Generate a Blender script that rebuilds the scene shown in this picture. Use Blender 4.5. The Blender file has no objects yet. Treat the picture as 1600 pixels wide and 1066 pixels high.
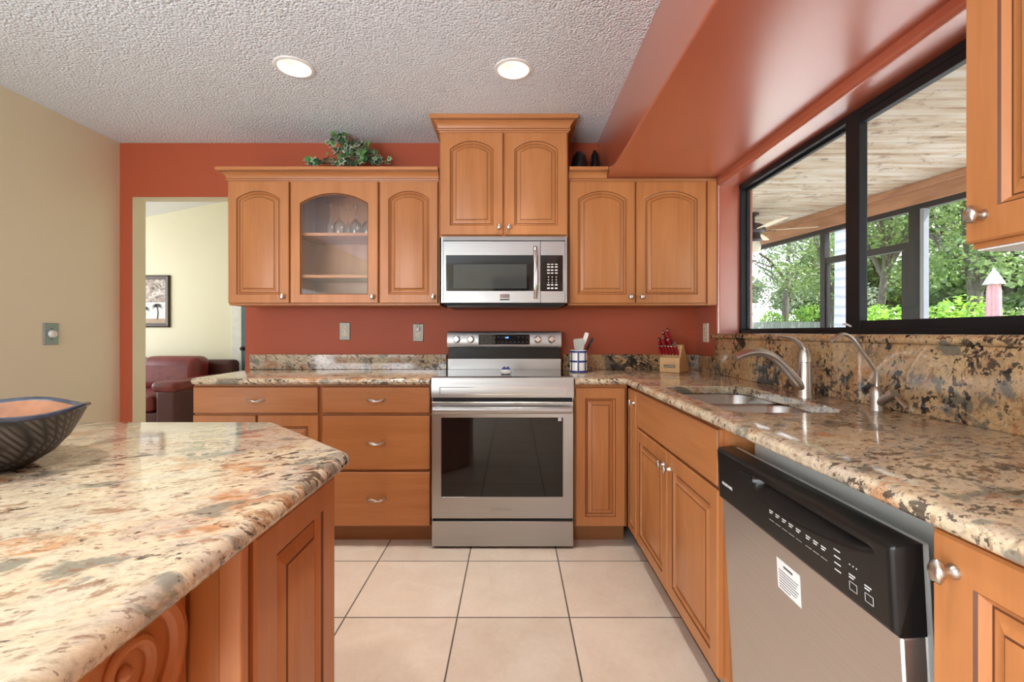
import bpy, bmesh, math, random
from mathutils import Vector, Matrix
random.seed(7)
SC = bpy.context.scene
COL = SC.collection
PI = math.pi

# ------------------------------------------------------------------ camera
CH = 1.16                                    # camera height
cam_d = bpy.data.cameras.new('camera')
cam_d.sensor_width = 36.0
cam_d.lens = 711.0 / 1600.0 * 36.0
cam_d.shift_x = -2.0 / 1600.0
cam_d.shift_y = -13.0 / 1600.0
cam_d.clip_start = 0.02
cam = bpy.data.objects.new('camera', cam_d)
cam.location = (0, 0, CH)
cam.rotation_euler = (PI / 2, 0, 0)
COL.objects.link(cam)
SC.camera = cam

# ------------------------------------------------------------------ view
SC.view_settings.view_transform = 'Standard'
SC.view_settings.look = 'None'
SC.view_settings.gamma = 1.0
SC.view_settings.use_curve_mapping = False
SC.view_settings.exposure = 0.0
SC.cycles.max_bounces = 8
SC.cycles.diffuse_bounces = 5
SC.cycles.glossy_bounces = 4
SC.cycles.transmission_bounces = 6
SC.cycles.transparent_max_bounces = 12
SC.cycles.sample_clamp_indirect = 4.0
SC.cycles.caustics_reflective = False
SC.cycles.caustics_refractive = False
SC.cycles.use_denoising = True

# ------------------------------------------------------------------ sky
W = bpy.data.worlds.new('sky')
SC.world = W
W.use_nodes = True
nt = W.node_tree
nt.nodes.clear()
wo = nt.nodes.new('ShaderNodeOutputWorld')
bg = nt.nodes.new('ShaderNodeBackground')
tc = nt.nodes.new('ShaderNodeTexCoord')
sp = nt.nodes.new('ShaderNodeSeparateXYZ')
rp = nt.nodes.new('ShaderNodeValToRGB')
rp.color_ramp.elements[0].position = 0.0
rp.color_ramp.elements[0].color = (0.95, 0.97, 1.0, 1)
rp.color_ramp.elements[1].position = 0.8
rp.color_ramp.elements[1].color = (0.45, 0.66, 1.0, 1)
nt.links.new(tc.outputs['Generated'], sp.inputs[0])
nt.links.new(sp.outputs['Z'], rp.inputs[0])
nt.links.new(rp.outputs[0], bg.inputs[0])
nt.links.new(bg.outputs[0], wo.inputs[0])
bg.inputs[1].default_value = 3.2

def lamp(name, kind, loc, rot, energy, color=(1, 1, 1), **kw):
    d = bpy.data.lights.new(name, kind)
    d.energy = energy
    d.color = color
    for k, v in kw.items():
        setattr(d, k, v)
    o = bpy.data.objects.new(name, d)
    o.location = loc
    o.rotation_euler = rot
    COL.objects.link(o)
    return o

# sun: high, from the garden side behind the house
SUN_TO = Vector((0.62, -0.30, 0.78))
lamp('sun', 'SUN', (6, -3, 12), SUN_TO.to_track_quat('Z', 'Y').to_euler(), 12.0, (1.0, 0.96, 0.90), angle=0.01)
# added fill lamps: invented rear and left openings, and one in the living room
FILL_COL = (0.86, 0.93, 1.0)
lamp('rear_fill', 'AREA', (-1.92, -3.08, 1.15), (PI / 2, 0, 0), 52, FILL_COL, shape='RECTANGLE', size=1.36, size_y=2.0)
lamp('side_fill', 'AREA', (-2.68, -1.25, 0.98), (PI / 2, 0, -PI / 2), 44, FILL_COL, shape='RECTANGLE', size=2.4, size_y=1.3)
# up-tilted fill lamps added to brighten the ceiling; no terrace stands outside
lamp('rear_ceiling_fill', 'AREA', (-1.92, -3.06, 0.42), (math.radians(145), 0, 0), 66, FILL_COL, shape='RECTANGLE', size=1.36, size_y=0.7)
lamp('side_ceiling_fill', 'AREA', (-2.655, -1.25, 0.42), (math.radians(145), 0, -PI / 2), 60, FILL_COL, shape='RECTANGLE', size=2.4, size_y=0.7)
lamp('living_fill', 'AREA', (-6.5, 4.6, 1.5), (PI / 2, 0, -PI / 2), 42, (0.98, 0.98, 0.97),
     shape='RECTANGLE', size=2.2, size_y=1.6)  # added fill for the living room, out of view

# ------------------------------------------------------------------ material helpers
MATS = {}
def lin(r, g, b):
    f = lambda c: ((c / 255 + 0.055) / 1.055) ** 2.4 if c > 10 else c / 255 / 12.92
    return (f(r), f(g), f(b), 1)

class NB:
    """tiny node builder"""
    def __init__(s, name):
        s.m = bpy.data.materials.new(name)
        s.m.use_nodes = True
        s.t = s.m.node_tree
        s.p = s.t.nodes['Principled BSDF']
        s.out = s.t.nodes['Material Output']
        MATS[name] = s.m
    def n(s, typ, **kw):
        nd = s.t.nodes.new('ShaderNode' + typ)
        for k, v in kw.items():
            setattr(nd, k, v)
        return nd
    def l(s, a, b):
        s.t.links.new(a, b)
    def coord(s, kind='Object', scale=(1, 1, 1), rot=(0, 0, 0), rand=False):
        if kind == 'World':
            o = s.n('NewGeometry').outputs['Position']
        else:
            o = s.n('TexCoord').outputs[kind]
        if rand:
            oi = s.n('ObjectInfo')
            mu = s.n('Math', operation='MULTIPLY')
            mu.inputs[1].default_value = 37.0
            s.l(oi.outputs['Random'], mu.inputs[0])
            ad = s.n('VectorMath', operation='ADD')
            s.l(o, ad.inputs[0])
            s.l(mu.outputs[0], ad.inputs[1])
            o = ad.outputs[0]
        mp = s.n('Mapping')
        mp.inputs['Scale'].default_value = scale
        mp.inputs['Rotation'].default_value = rot
        s.l(o, mp.inputs['Vector'])
        return mp.outputs[0]
    def noise(s, co, scale, detail=4, rough=0.55, dist=0.0):
        nd = s.n('TexNoise')
        nd.inputs['Scale'].default_value = scale
        nd.inputs['Detail'].default_value = detail
        nd.inputs['Roughness'].default_value = rough
        nd.inputs['Distortion'].default_value = dist
        s.l(co, nd.inputs['Vector'])
        return nd.outputs['Fac']
    def ramp(s, fac, stops, interp='LINEAR'):
        r = s.n('ValToRGB')
        cr = r.color_ramp
        cr.interpolation = interp
        while len(cr.elements) < len(stops):
            cr.elements.new(0.5)
        for e, (p, c) in zip(cr.elements, stops):
            e.position = p
            e.color = c if len(c) == 4 else (c[0], c[1], c[2], 1)
        s.l(fac, r.inputs[0])
        return r.outputs[0]
    def mix(s, fac, a, b, blend='MIX'):
        m = s.n('MixRGB', blend_type=blend)
        for i, v in ((0, fac), (1, a), (2, b)):
            if hasattr(v, 'links'):
                s.l(v, m.inputs[i])
            elif i == 0:
                m.inputs[0].default_value = v
            else:
                m.inputs[i].default_value = v
        return m.outputs[0]
    def bump(s, h, strength=0.3, dist=0.01):
        b = s.n('Bump')
        b.inputs['Strength'].default_value = strength
        b.inputs['Distance'].default_value = dist
        s.l(h, b.inputs['Height'])
        s.l(b.outputs[0], s.p.inputs['Normal'])
        return b
    def set(s, **kw):
        for k, v in kw.items():
            k = k.replace('_', ' ')
            inp = s.p.inputs[k]
            if hasattr(v, 'links'):
                s.l(v, inp)
            else:
                inp.default_value = v
        return s.m

def plain(name, col, rough=0.5, metal=0.0, var=0.06, **kw):
    b = NB(name)
    co = b.coord('Object')
    f = b.noise(co, 18, 3)
    lo = tuple(c * (1 - var) for c in col[:3]) + (1,)
    hi = tuple(min(1, c * (1 + var)) for c in col[:3]) + (1,)
    b.set(Base_Color=b.ramp(f, [(0.3, lo), (0.7, hi)]), Roughness=rough, Metallic=metal, **kw)
    return b.m

def wood(name, axis, dark=1.0):
    b = NB(name)
    sc = [9, 9, 9]
    sc[axis] = 0.9
    co = b.coord('Object', tuple(sc), rand=True)
    f1 = b.noise(co, 1.4, 5, 0.6, 0.6)
    sc2 = [60, 60, 60]
    sc2[axis] = 3.0
    f2 = b.noise(b.coord('Object', tuple(sc2), rand=True), 1.3, 3, 0.6, 0.2)
    d = dark
    c1 = b.ramp(f1, [(0.25, (0.41 * d, 0.155 * d, 0.048 * d)), (0.5, (0.475 * d, 0.190 * d, 0.065 * d)),
                     (0.75, (0.53 * d, 0.225 * d, 0.082 * d))])
    c2 = b.ramp(f2, [(0.3, (0.88, 0.85, 0.82)), (0.6, (1, 1, 1))])
    col = b.mix(0.55, c1, c2, 'MULTIPLY')
    b.set(Base_Color=col, Roughness=0.36, Specular_IOR_Level=0.45)
    return b.m

WOOD_V = wood('maple_vertical', 2)
WOOD_X = wood('maple_along_x', 0)
WOOD_Y = wood('maple_along_y', 1)
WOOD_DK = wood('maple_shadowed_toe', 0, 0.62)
WOOD_IN = wood('maple_interior', 2, 0.95)
GLAZE = plain('brown_glaze', (0.115, 0.036, 0.012), 0.5)

def paint(name, col, rough, bump=0.08, scale=140, spec=0.5):
    b = NB(name)
    co = b.coord('World')
    f = b.noise(co, scale, 3, 0.6)
    f2 = b.noise(co, 1.5, 2)
    lo = tuple(c * 0.97 for c in col[:3]) + (1,)
    b.set(Base_Color=b.ramp(f2, [(0.3, lo), (0.7, col)]), Roughness=rough, Specular_IOR_Level=spec)
    b.bump(f, bump, 0.004)
    return b.m
RED = paint('terracotta_paint', (0.42, 0.088, 0.037, 1), 0.5, 0.08, spec=0.35)
SOFFIT = paint('terracotta_gloss_paint', (0.42, 0.098, 0.048, 1), 0.30, 0.12, 160, 1.0)
_p = SOFFIT.node_tree.nodes['Principled BSDF']
_p.inputs['Coat Weight'].default_value = 1.0
_p.inputs['Coat Roughness'].default_value = 0.26
_p.inputs['Coat IOR'].default_value = 1.65
CREAM = paint('cream_paint', (0.83, 0.79, 0.60, 1), 0.5, 0.04)
WHITE_P = paint('white_ceiling_paint', (0.82, 0.83, 0.85, 1), 0.7, 0.05)

b = NB('popcorn_ceiling')
co = b.coord('World')
v = b.n('TexVoronoi')
v.inputs['Scale'].default_value = 95
b.l(co, v.inputs['Vector'])
nz = b.noise(co, 90, 4, 0.7)
h = b.n('Math', operation='SUBTRACT')
b.l(nz, h.inputs[0])
b.l(v.outputs['Distance'], h.inputs[1])
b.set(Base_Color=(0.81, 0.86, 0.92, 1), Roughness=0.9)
b.bump(h.outputs[0], 0.9, 0.010)
POPCORN = b.m

# floor tile: square ceramic, dark thin grout
b = NB('floor_tile')
TS = 0.457
pos = b.n('NewGeometry').outputs['Position']
sx = b.n('SeparateXYZ')
b.l(pos, sx.inputs[0])
edges = []
for ax, off in (('X', -0.2286), ('Y', 2.310)):
    a = b.n('Math', operation='SUBTRACT'); b.l(sx.outputs[ax], a.inputs[0]); a.inputs[1].default_value = off - 40 * TS
    d = b.n('Math', operation='DIVIDE'); b.l(a.outputs[0], d.inputs[0]); d.inputs[1].default_value = TS
    fr = b.n('Math', operation='FRACT'); b.l(d.outputs[0], fr.inputs[0])
    pp = b.n('Math', operation='PINGPONG'); b.l(d.outputs[0], pp.inputs[0]); pp.inputs[1].default_value = 0.5
    edges.append((pp.outputs[0], d.outputs[0]))
mn = b.n('Math', operation='MINIMUM')
b.l(edges[0][0], mn.inputs[0]); b.l(edges[1][0], mn.inputs[1])
gr = b.ramp(mn.outputs[0], [(0.0055, (0, 0, 0)), (0.0085, (1, 1, 1))])
fl = []
for k in (0, 1):
    q = b.n('Math', operation='FLOOR'); b.l(edges[k][1], q.inputs[0]); fl.append(q.outputs[0])
cx = b.n('CombineXYZ'); b.l(fl[0], cx.inputs[0]); b.l(fl[1], cx.inputs[1])
wn = b.n('TexWhiteNoise'); b.l(cx.outputs[0], wn.inputs['Vector'])
n1 = b.noise(b.coord('World'), 5, 5, 0.6, 0.5)
n2 = b.noise(b.coord('World'), 45, 4, 0.6)
tile = b.ramp(n1, [(0.3, (0.70, 0.60, 0.50)), (0.7, (0.80, 0.715, 0.62))])
tile = b.mix(0.25, tile, b.ramp(n2, [(0.3, (0.75, 0.70, 0.66)), (0.7, (1, 1, 1))]), 'MULTIPLY')
tile = b.mix(0.10, tile, wn.outputs['Value'], 'MULTIPLY')
b.set(Base_Color=b.mix(gr, (0.075, 0.065, 0.055, 1), tile), Roughness=b.ramp(gr, [(0, (0.9, 0.9, 0.9)), (1, (0.30, 0.30, 0.30))]))
b.bump(gr, 0.25, 0.002)
TILE = b.m

def granite(name, warm, dark, seed):
    b = NB(name)
    rot = b.coord('World', (1, 1, 1), (0.25, -0.45, -0.55))
    mp = b.n('Mapping'); mp.inputs['Scale'].default_value = (0.45, 1.0, 1.0); b.l(rot, mp.inputs['Vector'])
    mp.inputs['Location'].default_value = (seed * 3.1, seed * 1.7, seed)
    st = mp.outputs[0]
    wv = b.n('TexNoise'); wv.inputs['Scale'].default_value = 9.0; wv.inputs['Detail'].default_value = 5
    b.l(st, wv.inputs['Vector'])
    sb = b.n('VectorMath', operation='SUBTRACT'); b.l(wv.outputs['Color'], sb.inputs[0]); sb.inputs[1].default_value = (0.5, 0.5, 0.5)
    sc = b.n('VectorMath', operation='SCALE'); b.l(sb.outputs[0], sc.inputs[0]); sc.inputs['Scale'].default_value = 0.06
    ad = b.n('VectorMath', operation='ADD'); b.l(st, ad.inputs[0]); b.l(sc.outputs[0], ad.inputs[1])
    w = ad.outputs[0]
    def L(a, c_): return tuple(p + (q - p) * warm for p, q in zip(a, c_))
    big = b.noise(w, 6.0, 9, 0.70)
    c = b.ramp(big, [(0.30, L((.50, .46, .40), (.30, .22, .14))), (0.41, L((.66, .62, .49), (.50, .34, .18))),
                     (0.50, L((.69, .61, .45), (.56, .36, .17))), (0.58, L((.56, .50, .42), (.42, .26, .13))),
                     (0.68, L((.68, .58, .42), (.52, .32, .14))), (0.78, (.60, .33, .13))])
    # soft rusty blotches
    ru = b.noise(w, 9.5, 8, 0.72)
    rum = b.ramp(ru, [(0.55, (0, 0, 0)), (0.62, (.72, .72, .72))])
    c = b.mix(rum, c, (0.50, 0.20, 0.06, 1))
    # fine crystal grain, light and dark
    g1 = b.noise(w, 75, 5, 0.75)
    c = b.mix(0.75, c, b.ramp(g1, [(0.30, (.36, .30, .26)), (0.44, (.74, .71, .68)), (0.56, (.92, .91, .89)), (.72, (1.06, 1.06, 1.05))]), 'MULTIPLY')
    # grey green mineral patches with ragged borders
    gp = b.noise(w, 11.5, 6, 0.6)
    gm = b.ramp(gp, [(0.565, (0, 0, 0)), (0.61, (.85, .85, .85))])
    c = b.mix(gm, c, tuple(q * (1 - .45 * warm) for q in (0.20, 0.205, 0.17)) + (1,))
    # brown flecks
    fb = b.noise(w, 34, 4, 0.65)
    c = b.mix(b.ramp(fb, [(0.58, (0, 0, 0)), (0.635, (.7, .7, .7))]), c, (0.24, 0.11, 0.055, 1))
    f2_ = b.noise(w, 120, 3, 0.6)
    c = b.mix(b.ramp(f2_, [(0.60, (0, 0, 0)), (0.66, (.7, .7, .7))]), c, (0.17, 0.10, 0.06, 1))
    # dark flecks gathered in drifts
    cl = b.noise(w, 4.5, 5, 0.6)
    def clump(scale, k, t, wd_, col, op):
        nonlocal c
        f_ = b.noise(w, scale, 4, 0.62)
        m_ = b.n('Math', operation='MULTIPLY_ADD'); b.l(cl, m_.inputs[0]); m_.inputs[1].default_value = k; b.l(f_, m_.inputs[2])
        c = b.mix(b.ramp(m_.outputs[0], [(t, (0, 0, 0)), (t + wd_, (op, op, op))]), c, col)
    clump(58, .7, .968 - .040 * dark, .04, (.050, .038, .030, 1), .9)
    clump(26, .8, 1.040 - .036 * dark, .035, (.020, .020, .020, 1), .95)
    b.set(Base_Color=c, Roughness=0.08, Specular_IOR_Level=0.8)
    return b.m
GRANITE_I = granite('granite_island', 0.05, 0.55, 0.0)
GRANITE_C = granite('granite_counter', 0.25, 0.8, 1.3)
GRANITE_B = granite('granite_backsplash', 0.9, 1.5, 2.4)

def steel(name, col=(0.44, 0.44, 0.44), rough=0.33, aniso=0.5, axis='Z', rotation=0.0):
    b = NB(name)
    co = b.coord('Object', (3, 3, 420) if axis == 'Z' else (420, 420, 3))
    f = b.noise(co, 1.0, 2, 0.5)
    b.set(Base_Color=b.ramp(f, [(0.3, tuple(c * 0.95 for c in col)), (0.7, tuple(min(1, c * 1.04) for c in col))]),
          Metallic=1.0, Roughness=rough, Anisotropic=aniso, Anisotropic_Rotation=rotation)
    tg = b.n('Tangent', direction_type='RADIAL', axis='Z')
    b.l(tg.outputs[0], b.p.inputs['Tangent'])
    return b.m
STEEL = steel('brushed_steel')
STEEL_S = plain('satin_nickel', (0.60, 0.57, 0.53), 0.28, 1.0, 0.03)
STEEL_SINK = plain('sink_steel', (0.62, 0.61, 0.60), 0.25, 1.0, 0.03)
CHROME = plain('polished_steel', (0.75, 0.75, 0.76), 0.12, 1.0, 0.02)
PEWTER = plain('pewter_plate', (0.17, 0.155, 0.13), 0.4, 1.0, 0.08)
BLK_GLASS = plain('black_glass', (0.006, 0.006, 0.007), 0.04, 0.0, 0.05, Specular_IOR_Level=0.5)
BLK_GREY = plain('smoked_glass', (0.045, 0.05, 0.052), 0.08, 0.0, 0.05)
BLK_PL = plain('black_plastic', (0.009, 0.0085, 0.0085), 0.28, Specular_IOR_Level=0.35)
BLK_MAT = plain('black_matte', (0.01, 0.01, 0.01), 0.7)
GREY_LINER = plain('grey_liner', (0.70, 0.72, 0.71), 0.35, 0.2)
WHITE_PL = plain('white_plastic', (0.80, 0.79, 0.76), 0.35)
ALMOND = plain('almond_plastic', (0.74, 0.66, 0.52), 0.4)
BLACK_AL = plain('black_aluminium', (0.010, 0.011, 0.013), 0.5, 0.0, Specular_IOR_Level=0.3)
PRINT_W = plain('white_print', (0.75, 0.75, 0.75), 0.5)
PRINT_D = plain('dark_print', (0.05, 0.05, 0.06), 0.5)
NAVY = plain('navy_glaze', (0.02, 0.04, 0.19), 0.2)
CERAMIC = plain('white_ceramic', (0.82, 0.82, 0.80), 0.15)
RED_H = plain('red_handle', (0.34, 0.012, 0.02), 0.25)
BLOCK = plain('beech_block', (0.66, 0.41, 0.19), 0.45)
BLUE_LED = NB('blue_digits'); BLUE_LED.set(Base_Color=(0, 0, 0, 1), Emission_Color=(0.1, 0.3, 1, 1), Emission_Strength=6.0); BLUE_LED = BLUE_LED.m
BULB = NB('lamp_glow'); BULB.set(Base_Color=(1, 1, 1, 1), Emission_Color=(1, 0.93, 0.82, 1), Emission_Strength=2.0); BULB = BULB.m
LEATHER = NB('red_leather')
_f = LEATHER.noise(LEATHER.coord('Object'), 6, 5, 0.6)
LEATHER.set(Base_Color=LEATHER.ramp(_f, [(0.3, (0.12, 0.014, 0.016)), (0.7, (0.25, 0.035, 0.032))]), Roughness=0.38)
LEATHER.bump(LEATHER.noise(LEATHER.coord('Object'), 28, 4), 0.25, 0.01); LEATHER = LEATHER.m
LEATHER_D = plain('dark_leather', (0.075, 0.018, 0.018), 0.42)

def thin_glass(name, tint=(1, 1, 1, 1), refl=1.0):
    b = NB(name)
    tr = b.n('BsdfTransparent'); tr.inputs[0].default_value = tint
    gl = b.n('BsdfGlossy'); gl.inputs['Roughness'].default_value = 0.0
    lw_ = b.n('LayerWeight'); lw_.inputs[0].default_value = 0.5
    pw_ = b.n('Math', operation='POWER'); pw_.inputs[1].default_value = 4.5; b.l(lw_.outputs['Facing'], pw_.inputs[0])
    mu = b.n('Math', operation='MULTIPLY_ADD', use_clamp=True); mu.inputs[1].default_value = 0.9 * refl; mu.inputs[2].default_value = 0.035 * refl
    b.l(pw_.outputs[0], mu.inputs[0])
    mx = b.n('MixShader')
    b.l(mu.outputs[0], mx.inputs[0]); b.l(tr.outputs[0], mx.inputs[1]); b.l(gl.outputs[0], mx.inputs[2])
    b.l(mx.outputs[0], b.out.inputs[0])
    return b.m
PANE = thin_glass('window_glass', refl=0.45)
CABGLASS = thin_glass('cabinet_glass', refl=1.4)
STEMGLASS = thin_glass('stemware_glass', (.86, .89, .90, 1), refl=3.0)

# ------------------------------------------------------------------ mesh builder
class Frame:
    """maps local (u, w, v): u along, w outward, v up"""
    def __init__(s, o, u, w, v=(0, 0, 1)):
        s.o, s.u, s.w, s.v = Vector(o), Vector(u), Vector(w), Vector(v)
    def __call__(s, p):
        return s.o + s.u * p[0] + s.w * p[1] + s.v * p[2]
IDENT = Frame((0, 0, 0), (1, 0, 0), (0, 1, 0))

class B:
    def __init__(s, F=IDENT):
        s.V, s.Fc, s.Mi, s.F = [], [], [], F
        s.loose = []
    def pt(s, p):
        s.V.append(tuple(s.F(p)))
        return len(s.V) - 1
    def face(s, idx, m=0):
        s.Fc.append(tuple(idx)); s.Mi.append(m)
    def box(s, x0, x1, y0, y1, z0, z1, m=0, faces=None):
        i = [s.pt(p) for p in ((x0, y0, z0), (x1, y0, z0), (x1, y1, z0), (x0, y1, z0),
                               (x0, y0, z1), (x1, y0, z1), (x1, y1, z1), (x0, y1, z1))]
        fs = ((0, 3, 2, 1), (4, 5, 6, 7), (0, 1, 5, 4), (1, 2, 6, 5), (2, 3, 7, 6), (3, 0, 4, 7))
        for k, f in enumerate(fs):
            s.face([i[q] for q in f], faces.get('bdfrkl'[k], m) if faces else m)   # bottom, top(d), y0 f, x1 r, y1 k, x0 l
        return s
    def loft(s, rings, closed=True, cap0=True, cap1=True, m=0, ms=None):
        ids = [[s.pt(p) for p in r] for r in rings]
        n = len(rings[0])
        for k in range(len(ids) - 1):
            mm = ms[k] if ms else m
            for j in range(n if closed else n - 1):
                a, c = ids[k], ids[k + 1]
                s.face((a[j], a[(j + 1) % n], c[(j + 1) % n], c[j]), mm)
        if cap0: s.face(ids[0][::-1], ms[0] if ms else m)
        if cap1: s.face(ids[-1], ms[-1] if ms else m)
        return s
    def lathe(s, prof, c=(0, 0, 0), n=24, m=0, ax='z', swirl=None, sx=1.0, sy=1.0, cap=True):
        rings = []
        for k, (r, h) in enumerate(prof):
            ring = []
            for j in range(n):
                t = 2 * PI * j / n
                rr = r
                if swirl: rr = r * swirl(t, k / (len(prof) - 1))
                a, bb = rr * math.cos(t) * sx, rr * math.sin(t) * sy
                if ax == 'z': ring.append((c[0] + a, c[1] + bb, c[2] + h))
                elif ax == 'y': ring.append((c[0] + a, c[1] + h, c[2] + bb))
                else: ring.append((c[0] + h, c[1] + a, c[2] + bb))
            rings.append(ring)
        return s.loft(rings, True, cap, cap, m)
    def tube(s, pts, rad, n=10, m=0, flat=1.0, cap=True):
        pts = [Vector(p) for p in pts]
        if not hasattr(rad, '__len__'): rad = [rad] * len(pts)
        rings = []
        up = None
        for k, p in enumerate(pts):
            a = pts[max(k - 1, 0)]; c = pts[min(k + 1, len(pts) - 1)]
            d = (c - a).normalized()
            if up is None:
                up = Vector((0, 0, 1)) if abs(d.z) < 0.9 else Vector((1, 0, 0))
            sd = d.cross(up).normalized()
            up = sd.cross(d).normalized()
            rings.append([tuple(p + sd * (rad[k] * math.cos(2 * PI * j / n)) + up * (rad[k] * flat * math.sin(2 * PI * j / n))) for j in range(n)])
        return s.loft(rings, True, cap, cap, m)
    def prism(s, poly, a0, a1, axis='y', m=0):
        """poly in the two other axes (x,z for y; y,z for x; x,y for z)"""
        def P(p, a):
            return {'y': (p[0], a, p[1]), 'x': (a, p[0], p[1]), 'z': (p[0], p[1], a)}[axis]
        return s.loft([[P(p, a0) for p in poly], [P(p, a1) for p in poly]], True, True, True, m)
    def ball(s, c, rx, ry, rz, n=14, k=8, m=0):
        prof = [(max(1e-4, math.sin(PI * i / k)), -math.cos(PI * i / k)) for i in range(k + 1)]
        rings = []
        for r, h in prof:
            rings.append([(c[0] + rx * r * math.cos(2 * PI * j / n), c[1] + ry * r * math.sin(2 * PI * j / n), c[2] + rz * h) for j in range(n)])
        return s.loft(rings, True, True, True, m)
    def mesh(s, name, mats, off=Vector((0, 0, 0)), smooth=35, recalc=True):
        me = bpy.data.meshes.new(name)
        me.from_pydata([tuple(Vector(v) - off) for v in s.V], [], s.Fc)
        for m in (mats if isinstance(mats, (list, tuple)) else [mats]):
            me.materials.append(m)
        me.polygons.foreach_set('material_index', s.Mi)
        if recalc:
            bm = bmesh.new(); bm.from_mesh(me)
            bmesh.ops.recalc_face_normals(bm, faces=bm.faces)
            bm.to_mesh(me); bm.free()
        if smooth:
            me.polygons.foreach_set('use_smooth', [True] * len(me.polygons))
            me.set_sharp_from_angle(angle=math.radians(smooth))
        me.update()
        return me
    def build(s, name, mats, parent=None, bevel=0, smooth=35, recalc=True, seg=2):
        if parent is None:
            xs, ys, zs = zip(*s.V)
            off = Vector(((min(xs) + max(xs)) / 2, (min(ys) + max(ys)) / 2, min(zs)))
        else:
            off = wloc(parent)
        o = bpy.data.objects.new(name, s.mesh(name, mats, off, smooth, recalc))
        COL.objects.link(o)
        if parent is None: o.location = off
        else: o.parent = parent
        if bevel:
            md = o.modifiers.new('bevel', 'BEVEL')
            md.width = bevel; md.segments = seg; md.limit_method = 'ANGLE'; md.angle_limit = math.radians(40)
        return o

def wloc(o):
    v = Vector((0, 0, 0))
    while o is not None:
        v = v + o.location
        o = o.parent
    return v
def tag(o, label=None, cat=None, group=None, kind=None):
    if label: o['label'] = label
    if cat: o['category'] = cat
    if group: o['group'] = group
    if kind: o['kind'] = kind
    return o
def thing(name, label, cat, loc, group=None):
    o = bpy.data.objects.new(name, None)
    o.empty_display_size = 0.05
    o.location = loc
    COL.objects.link(o)
    return tag(o, label, cat, group)
def struct(o, label=None, cat=None):
    return tag(o, label, cat, kind='structure')
def copy_tree(o, parent=None):
    c = o.copy(); COL.objects.link(c)
    if parent is not None: c.parent = parent
    for ch in list(o.children):
        copy_tree(ch, c)
    return c

def text_part(txt, size, F, mat, parent, name='lettering', depth=0.0004, width=None):
    cu = bpy.data.curves.new('txt', 'FONT')
    cu.body = txt; cu.size = size; cu.extrude = depth
    cu.align_x = 'CENTER'; cu.align_y = 'CENTER'
    t = bpy.data.objects.new('txt', cu)
    COL.objects.link(t)
    dg = bpy.context.evaluated_depsgraph_get()
    me = bpy.data.meshes.new_from_object(t.evaluated_get(dg))
    bpy.data.objects.remove(t); bpy.data.curves.remove(cu)
    me.name = name
    sx = 1.0
    if width:
        xs = [v.co.x for v in me.vertices]
        sx = width / (max(xs) - min(xs))
    off = wloc(parent)
    for v in me.vertices:
        v.co = F((v.co.x * sx, v.co.z, v.co.y)) - off
    me.materials.clear(); me.materials.append(mat)
    o = bpy.data.objects.new(name, me)
    COL.objects.link(o); o.parent = parent
    return o

# ------------------------------------------------------------------ key planes
YB = 3.07          # back wall
XR = 1.231         # right wall
XL = -2.655        # left wall
YR = -3.1          # rear wall
ZC = 2.44          # ceiling
ZCT = 0.914        # counter top
OX0, OX1, OZ = -2.569, -1.809, 2.075     # opening to the living room
WY0, WY1, WZ0, WZ1 = 0.92, 2.75, 1.155, 2.05   # window opening
XW = 1.365         # window frame plane (inner)
XE = 1.445          # exterior face of the right wall

# ------------------------------------------------------------------ room shell
o = B().box(XL - 4.2, XR + .2, YR - .1, 6.5, -0.1, 0).build('floor', TILE, smooth=0); struct(o)

# ceiling with round holes for the recessed lights
LIGHTS = [(-1.055, 2.193), (0.0, 2.209), (-1.055, 0.55), (0.0, 0.55), (-1.055, -1.3), (0.0, -1.3)]
RH = 0.074
bm = bmesh.new()
def loop_edges(bm, pts, z):
    vs = [bm.verts.new((x, y, z)) for x, y in pts]
    return [bm.edges.new((vs[i], vs[(i + 1) % len(vs)])) for i in range(len(vs))]
eds = loop_edges(bm, [(XL - .1, YR - .1), (XR + .2, YR - .1), (XR + .2, YB + .05), (XL - .1, YB + .05)], ZC)
for lx, ly in LIGHTS:
    eds += loop_edges(bm, [(lx + RH * math.cos(2 * PI * k / 32), ly + RH * math.sin(2 * PI * k / 32)) for k in range(32)], ZC)
bmesh.ops.triangle_fill(bm, edges=eds, use_beauty=True)
for f in bm.faces:
    if f.normal.z > 0: f.normal_flip()
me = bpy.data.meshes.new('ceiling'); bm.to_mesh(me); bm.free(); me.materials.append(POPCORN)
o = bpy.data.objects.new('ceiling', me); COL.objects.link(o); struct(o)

# back wall: red to the kitchen, cream in the opening and to the living room
w = B()
cf = {'b': 1, 'd': 1, 'f': 0, 'r': 1, 'k': 1, 'l': 1}
w.box(XL, OX0, YB, YB + .11, 0, 2.75, faces=cf)
w.box(OX0, OX1, YB, YB + .11, OZ, 2.75, faces=cf)
w.box(OX1, XR + .2, YB, YB + .11, 0, 2.75, faces={**cf, 'l': 0})
o = w.build('wall_back', [RED, CREAM], smooth=0); struct(o)
o = B().box(XL - .1, XL, 0.0, YB + .11, 0, 2.6).box(XL - .1, XL, YR, -2.5, 0, 2.6).box(XL - .1, XL, -2.5, 0.0, 1.72, 2.6).build('wall_left', CREAM, smooth=0); struct(o)
o = B().box(XL - .1, -2.62, YR - .1, YR, 0, ZC).box(-1.22, XR + .2, YR - .1, YR, 0, ZC).box(-2.62, -1.22, YR - .1, YR, 2.2, ZC).build('wall_rear', CREAM, smooth=0); struct(o)

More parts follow.
